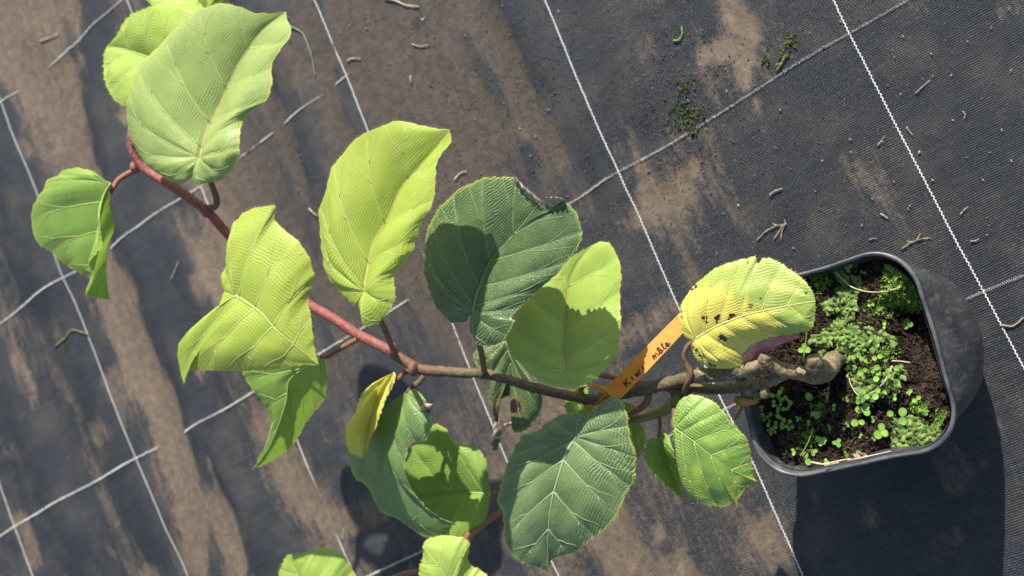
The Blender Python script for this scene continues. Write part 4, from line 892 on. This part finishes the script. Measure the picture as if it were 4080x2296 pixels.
def straw(K, pts, lab, r=.0005, h=.004, mat=M_STRAW, name='dry_straw', cat='straw'):
    P = resample(np.array([soilpt(K, q, h) for q in pts]), 26); P[:, 2] = np.maximum(P[:, 2], P[:, 2].mean() * .5 + P[:, 2] * .5)
    V_, F_ = tube(P, np.linspace(r, r * .6, 26), 5); return tag(obj(name, V_, F_, mat), lab, cat)
straw('P1', [(560, 235), (610, 285), (660, 325), (740, 347), (830, 345), (905, 322)], 'long curved dry straw across the top liverwort patch')
straw('P1', [(865, 735), (820, 820), (760, 875), (690, 893), (650, 840), (640, 800)], 'bent dry straw ringing the middle liverwort patch')
straw('P1', [(862, 710), (910, 712), (960, 718)], 'short white straw above the hollow in the soil', .0006)
straw('P1', [(435, 1238), (500, 1252), (570, 1262), (655, 1262)], 'shiny orange brown straw along the lower rim of the pot', .0008)
straw('P1', [(690, 890), (740, 920), (770, 950)], 'thin straw below the bent straw', .0004)
straw('P1', [(640, 1270), (700, 1275), (800, 1262), (880, 1250)], 'dry grass stalk caught on the lower rim', .0005, .012)
straw('P1', [(530, 1340), (560, 1300), (600, 1290)], 'dry root hooked over the lower rim of the pot', .0006, .014, M_TWIG, 'root_fragment', 'root')
straw('P1', [(380, 1210), (420, 1140), (450, 1060)], 'green grass blade rising from the lower left of the pot', .0004, .006, M_SEED, 'grass_blade', 'grass blade')
straw('P1', [(395, 720), (405, 640), (415, 560)], 'thin green grass blade beside the yellowing leaf', .0004, .006, M_SEED, 'grass_blade', 'grass blade')
c0 = soilpt('P1', (700, 1215), .003); V_, F_ = lobe_mesh(c0, .0036, 2.2, .1); tag(obj('bark_chip', V_, F_, M_TWIG), 'pale bark chip on the peat near the lower rim', 'bark chip')

# ------------------------------------------------------------------ litter on the fabric
def groundpt(K, q, dz):
    w = at(K, q, 0); h = gz(w[0], w[1]); w = at(K, q, h); w[2] = h + dz; return w
def twig(K, paths, lab, r=.0007, mat=M_TWIG, name='root_fragment', cat='root', grp=None, lift=.0005):
    mb = MB(); r = r * .72
    for pts in paths:
        P = resample(np.array([groundpt(K, q, r + lift) for q in pts]), max(6, 4 * len(pts)))
        P[:, 2] += .0006 * np.abs(np.sin(np.arange(len(P)) * .9)); V_, F_ = tube(P, np.linspace(r, r * .55, len(P)), 5, jit=.12); mb.add(V_, F_)
    return tag(obj(name, mb.v, mb.f, mat), lab, cat, grp)
twig('Z5', [[(25, 1390), (80, 1335), (140, 1305), (195, 1295)], [(140, 1305), (115, 1290)], [(175, 1300), (150, 1345), (120, 1385)], [(190, 1290), (170, 1340), (165, 1390)], [(195, 1300), (185, 1270)]], 'pale branched root fragment left of the pot on the black fabric')
twig('Z5', [[(860, 1440), (920, 1400), (980, 1380), (1030, 1375)], [(920, 1400), (890, 1395)], [(950, 1385), (970, 1350)]], 'branched root fragment just above the pot rim')
twig('Z5', [[(940, 540), (985, 500), (1025, 465)]], 'straight brown stalk right of the white thread', .0006)
twig('Z5', [[(720, 845), (745, 815), (765, 785)], [(745, 815), (760, 825)]], 'short forked root left of the white thread')
twig('Z5', [[(1200, 1240), (1220, 1215), (1245, 1195)]], 'pale root piece right of the white thread near the pot')
twig('Z5', [[(740, 1235), (765, 1250), (785, 1265)]], 'crooked root piece above the pot', .0008)
twig('Z5', [[(1260, 1395), (1290, 1390), (1310, 1380)]], 'pale stubby root at the right above the pot wall', .0008)
twig('Z5', [[(100, 1130), (130, 1105), (175, 1090)]], 'brown root clump above the yellowing leaf', .001)
twig('Z5', [[(1215, 645), (1228, 665), (1218, 695)]], 'small hooked stem near the right edge', .0008)
twig('Z5', [[(890, 735), (905, 760), (925, 780)]], 'curled brown stem touching the white thread', .0008)
twig('Z5', [[(675, 1385), (700, 1378), (718, 1378)]], 'tiny straw above the pot corner', .0006)
twig('Z3', [[(860, -10), (930, 5), (1000, 35), (1085, 45)]], 'pale dry grass blade at the top edge of the fabric', .0012, M_STRAW, 'dry_grass', 'dry grass')
twig('Z3', [[(235, 165), (290, 185), (340, 220), (380, 310), (405, 400), (418, 500)]], 'green drooping stalk beside the large top leaf', .0010, mat_simple('wet_green_stalk', (.16, .22, .11), (.24, .30, .16), 200), 'green_stalk', 'stalk')
twig('Z3', [[(1310, 1160), (1345, 1115), (1390, 1100)]], 'bent straw above the dark leaf', .001, M_STRAW)
twig('Z3', [[(1040, 285), (1090, 300), (1145, 290)]], 'flat brown stem between two fold lines', .0009)
twig('Z3', [[(1030, 490), (1035, 540)]], 'short pale stick above the lime leaf', .0012)
twig('Z3', [[(620, 400), (650, 378), (710, 378)]], 'pale scrap beside the second white thread', .001)
twig('Z4', [[(770, 215), (800, 210), (818, 180), (815, 140)]], 'pale green curled sprout on the wet fabric', .0009, M_SEED, 'weed_sprout', 'sprout')
twig('Z5', [[(140, 410), (170, 370), (185, 330), (210, 320)], [(170, 370), (130, 380)]], 'green moss strand beside the grey cross thread', .0012, mat_simple('moss_strand_green', (.09, .11, .03), (.18, .20, .07), 300), 'moss_strand', 'moss')
twig('G2', [[(270, 340), (320, 300), (350, 260), (400, 270), (440, 285)]], 'olive tendril lying over the left white thread', .0012, mat_simple('olive_tendril', (.16, .17, .05), (.24, .22, .09), 200), 'tendril', 'tendril')
twig('G1', [[(195, 200), (240, 185), (285, 165)]], 'pale brown stick in the top left corner', .0012)
twig('K2', [[(880, 890), (900, 840), (920, 790)]], 'faint pale stem left of the fringed lime leaf', .0010)
twig('K5', [[(630, 1210), (640, 1120)]], 'thin brown needle below the folded yellow leaf', .0006)
twig('K2', [[(1675, 480), (1700, 505), (1725, 525)]], 'pale stick between the lime leaves', .0012)
twig('P1', [[(1440, 520), (1500, 525), (1555, 480)]], 'olive stalk crossing the white thread right of the pot', .0010, M_TWIG)
small = []
for k in range(56):
    if k < 36: q = (rnd.uniform(0, 1560), rnd.uniform(0, 1440)); K = 'Z5'
    elif k < 47: q = (rnd.uniform(300, 2050), rnd.uniform(0, 1400)); K = 'Z3'
    else: q = (rnd.uniform(600, 1300), rnd.uniform(400, 1400)); K = 'Z4'
    a = rnd.uniform(0, 6.28); L_ = rnd.uniform(6, 18); q2 = (q[0] + math.cos(a) * L_, q[1] + math.sin(a) * L_)
    small.append(twig(K, [[q, ((q[0] + q2[0]) / 2 + rnd.uniform(-5, 5), (q[1] + q2[1]) / 2 + rnd.uniform(-5, 5)), q2]], 'tiny pale plant scrap scattered on the dirty fabric', rnd.uniform(.0004, .0008), rnd.choice([M_TWIG, M_STRAW, M_TWIG]), 'plant_scrap', 'plant scrap', 'plant scraps scattered on the fabric'))
moss('Z4', [(850, 640, 28), (890, 610, 22), (820, 560, 34), (830, 450, 20), (870, 690, 14), (800, 620, 60)], 1.1, 160, 'dark moss clump growing on the fabric beside the grey cross thread', mat_simple('dark_moss', (.025, .036, .010), (.065, .085, .025), 300), 0, .0025)
moss('Z5', [(215, 245, 22), (180, 320, 14), (75, 340, 10)], 1.2, 90, 'small dark moss tuft near the crossing of white and grey threads', mat_simple('dull_moss', (.035, .045, .012), (.09, .11, .03), 300), 0, .003)
# crumbs of earth
mb = MB(); M_CR = mat_simple('earth_crumb', (.035, .025, .018), (.17, .125, .085), 300, .9, .0004)
ico = [(0, 0, 1), (.94, 0, -.3), (-.47, .82, -.3), (-.47, -.82, -.3)]
for k in range(2600):
    z_ = rnd.random()
    if z_ < .55: q = (rnd.gauss(1250, 260), rnd.gauss(360, 240))
    elif z_ < .75: q = (rnd.gauss(1720, 90), rnd.gauss(250, 120))
    else: q = (rnd.uniform(0, 2576), rnd.uniform(0, 1450))
    if not (-100 < q[0] < 2700 and -100 < q[1] < 1550): continue
    w = at('D', q, 0); r = rnd.uniform(.0003, .0011) * (1.5 if rnd.random() < .06 else 1); R3 = Matrix.Rotation(rnd.uniform(0, 6.28), 3, 'Z') @ Matrix.Rotation(rnd.uniform(-.8, .8), 3, 'X')
    c = np.array([w[0], w[1], 0]); mb.add([c + np.array(R3 @ Vector((a * r * rnd.uniform(.7, 1.3), b * r * rnd.uniform(.7, 1.3), d * r))) for a, b, d in ico], [(0, 1, 2), (0, 2, 3), (0, 3, 1), (1, 3, 2)])
va = np.array(mb.v).reshape(-1, 4, 3); cc = va.mean(1); hh = fabric(cc[:, 0], cc[:, 1])[0]; va[:, :, 2] += (hh + .0003)[:, None]
tag(obj('earth_crumbs', va.reshape(-1, 3), mb.f, M_CR, None, False), 'scattered crumbs of earth on the fabric', 'earth crumbs', kind='stuff')
# water beads
t = NT('water_bead'); M_BEAD = t.done(t.bsdf((.9, .95, 1), .02, None, .5, Transmission_Weight=.9, IOR=1.33))
mb = MB()
B = [('Z3', (245, 115)), ('Z3', (275, 143)), ('Z3', (300, 160)), ('Z3', (318, 175)), ('Z3', (333, 188)), ('Z3', (753, 138)), ('Z3', (1270, 650)), ('Z3', (1323, 672)), ('Z3', (1720, 940)), ('Z3', (632, 165)), ('G1', (355, 155)), ('G1', (160, 215)), ('Z3', (410, 378)), ('Z3', (430, 512)), ('Z3', (1320, 440))] + \
    [('D', (rnd.gauss(1300, 220), rnd.gauss(400, 200))) for k in range(70)] + [('D', (rnd.gauss(1700, 90), rnd.gauss(300, 130))) for k in range(60)]
for K, q in B:
    w = at(K, q, 0); h = gz(w[0], w[1]); r = rnd.uniform(.0007, .0016) if K != 'D' else rnd.uniform(.0004, .0008)
    V_ = []; F_ = []
    for a in range(5):
        ph = math.pi / 2 * a / 4
        for b in range(8): V_.append((w[0] + r * math.cos(ph) * math.cos(b * math.pi / 4), w[1] + r * math.cos(ph) * math.sin(b * math.pi / 4), h + r * .7 * math.sin(ph)))
    for a in range(4):
        for b in range(8): F_.append((a * 8 + b, a * 8 + (b + 1) % 8, (a + 1) * 8 + (b + 1) % 8, (a + 1) * 8 + b))
    mb.add(V_, F_)
tag(obj('water_beads', mb.v, mb.f, M_BEAD), 'tiny glinting water beads on the fabric', 'water beads', kind='stuff')
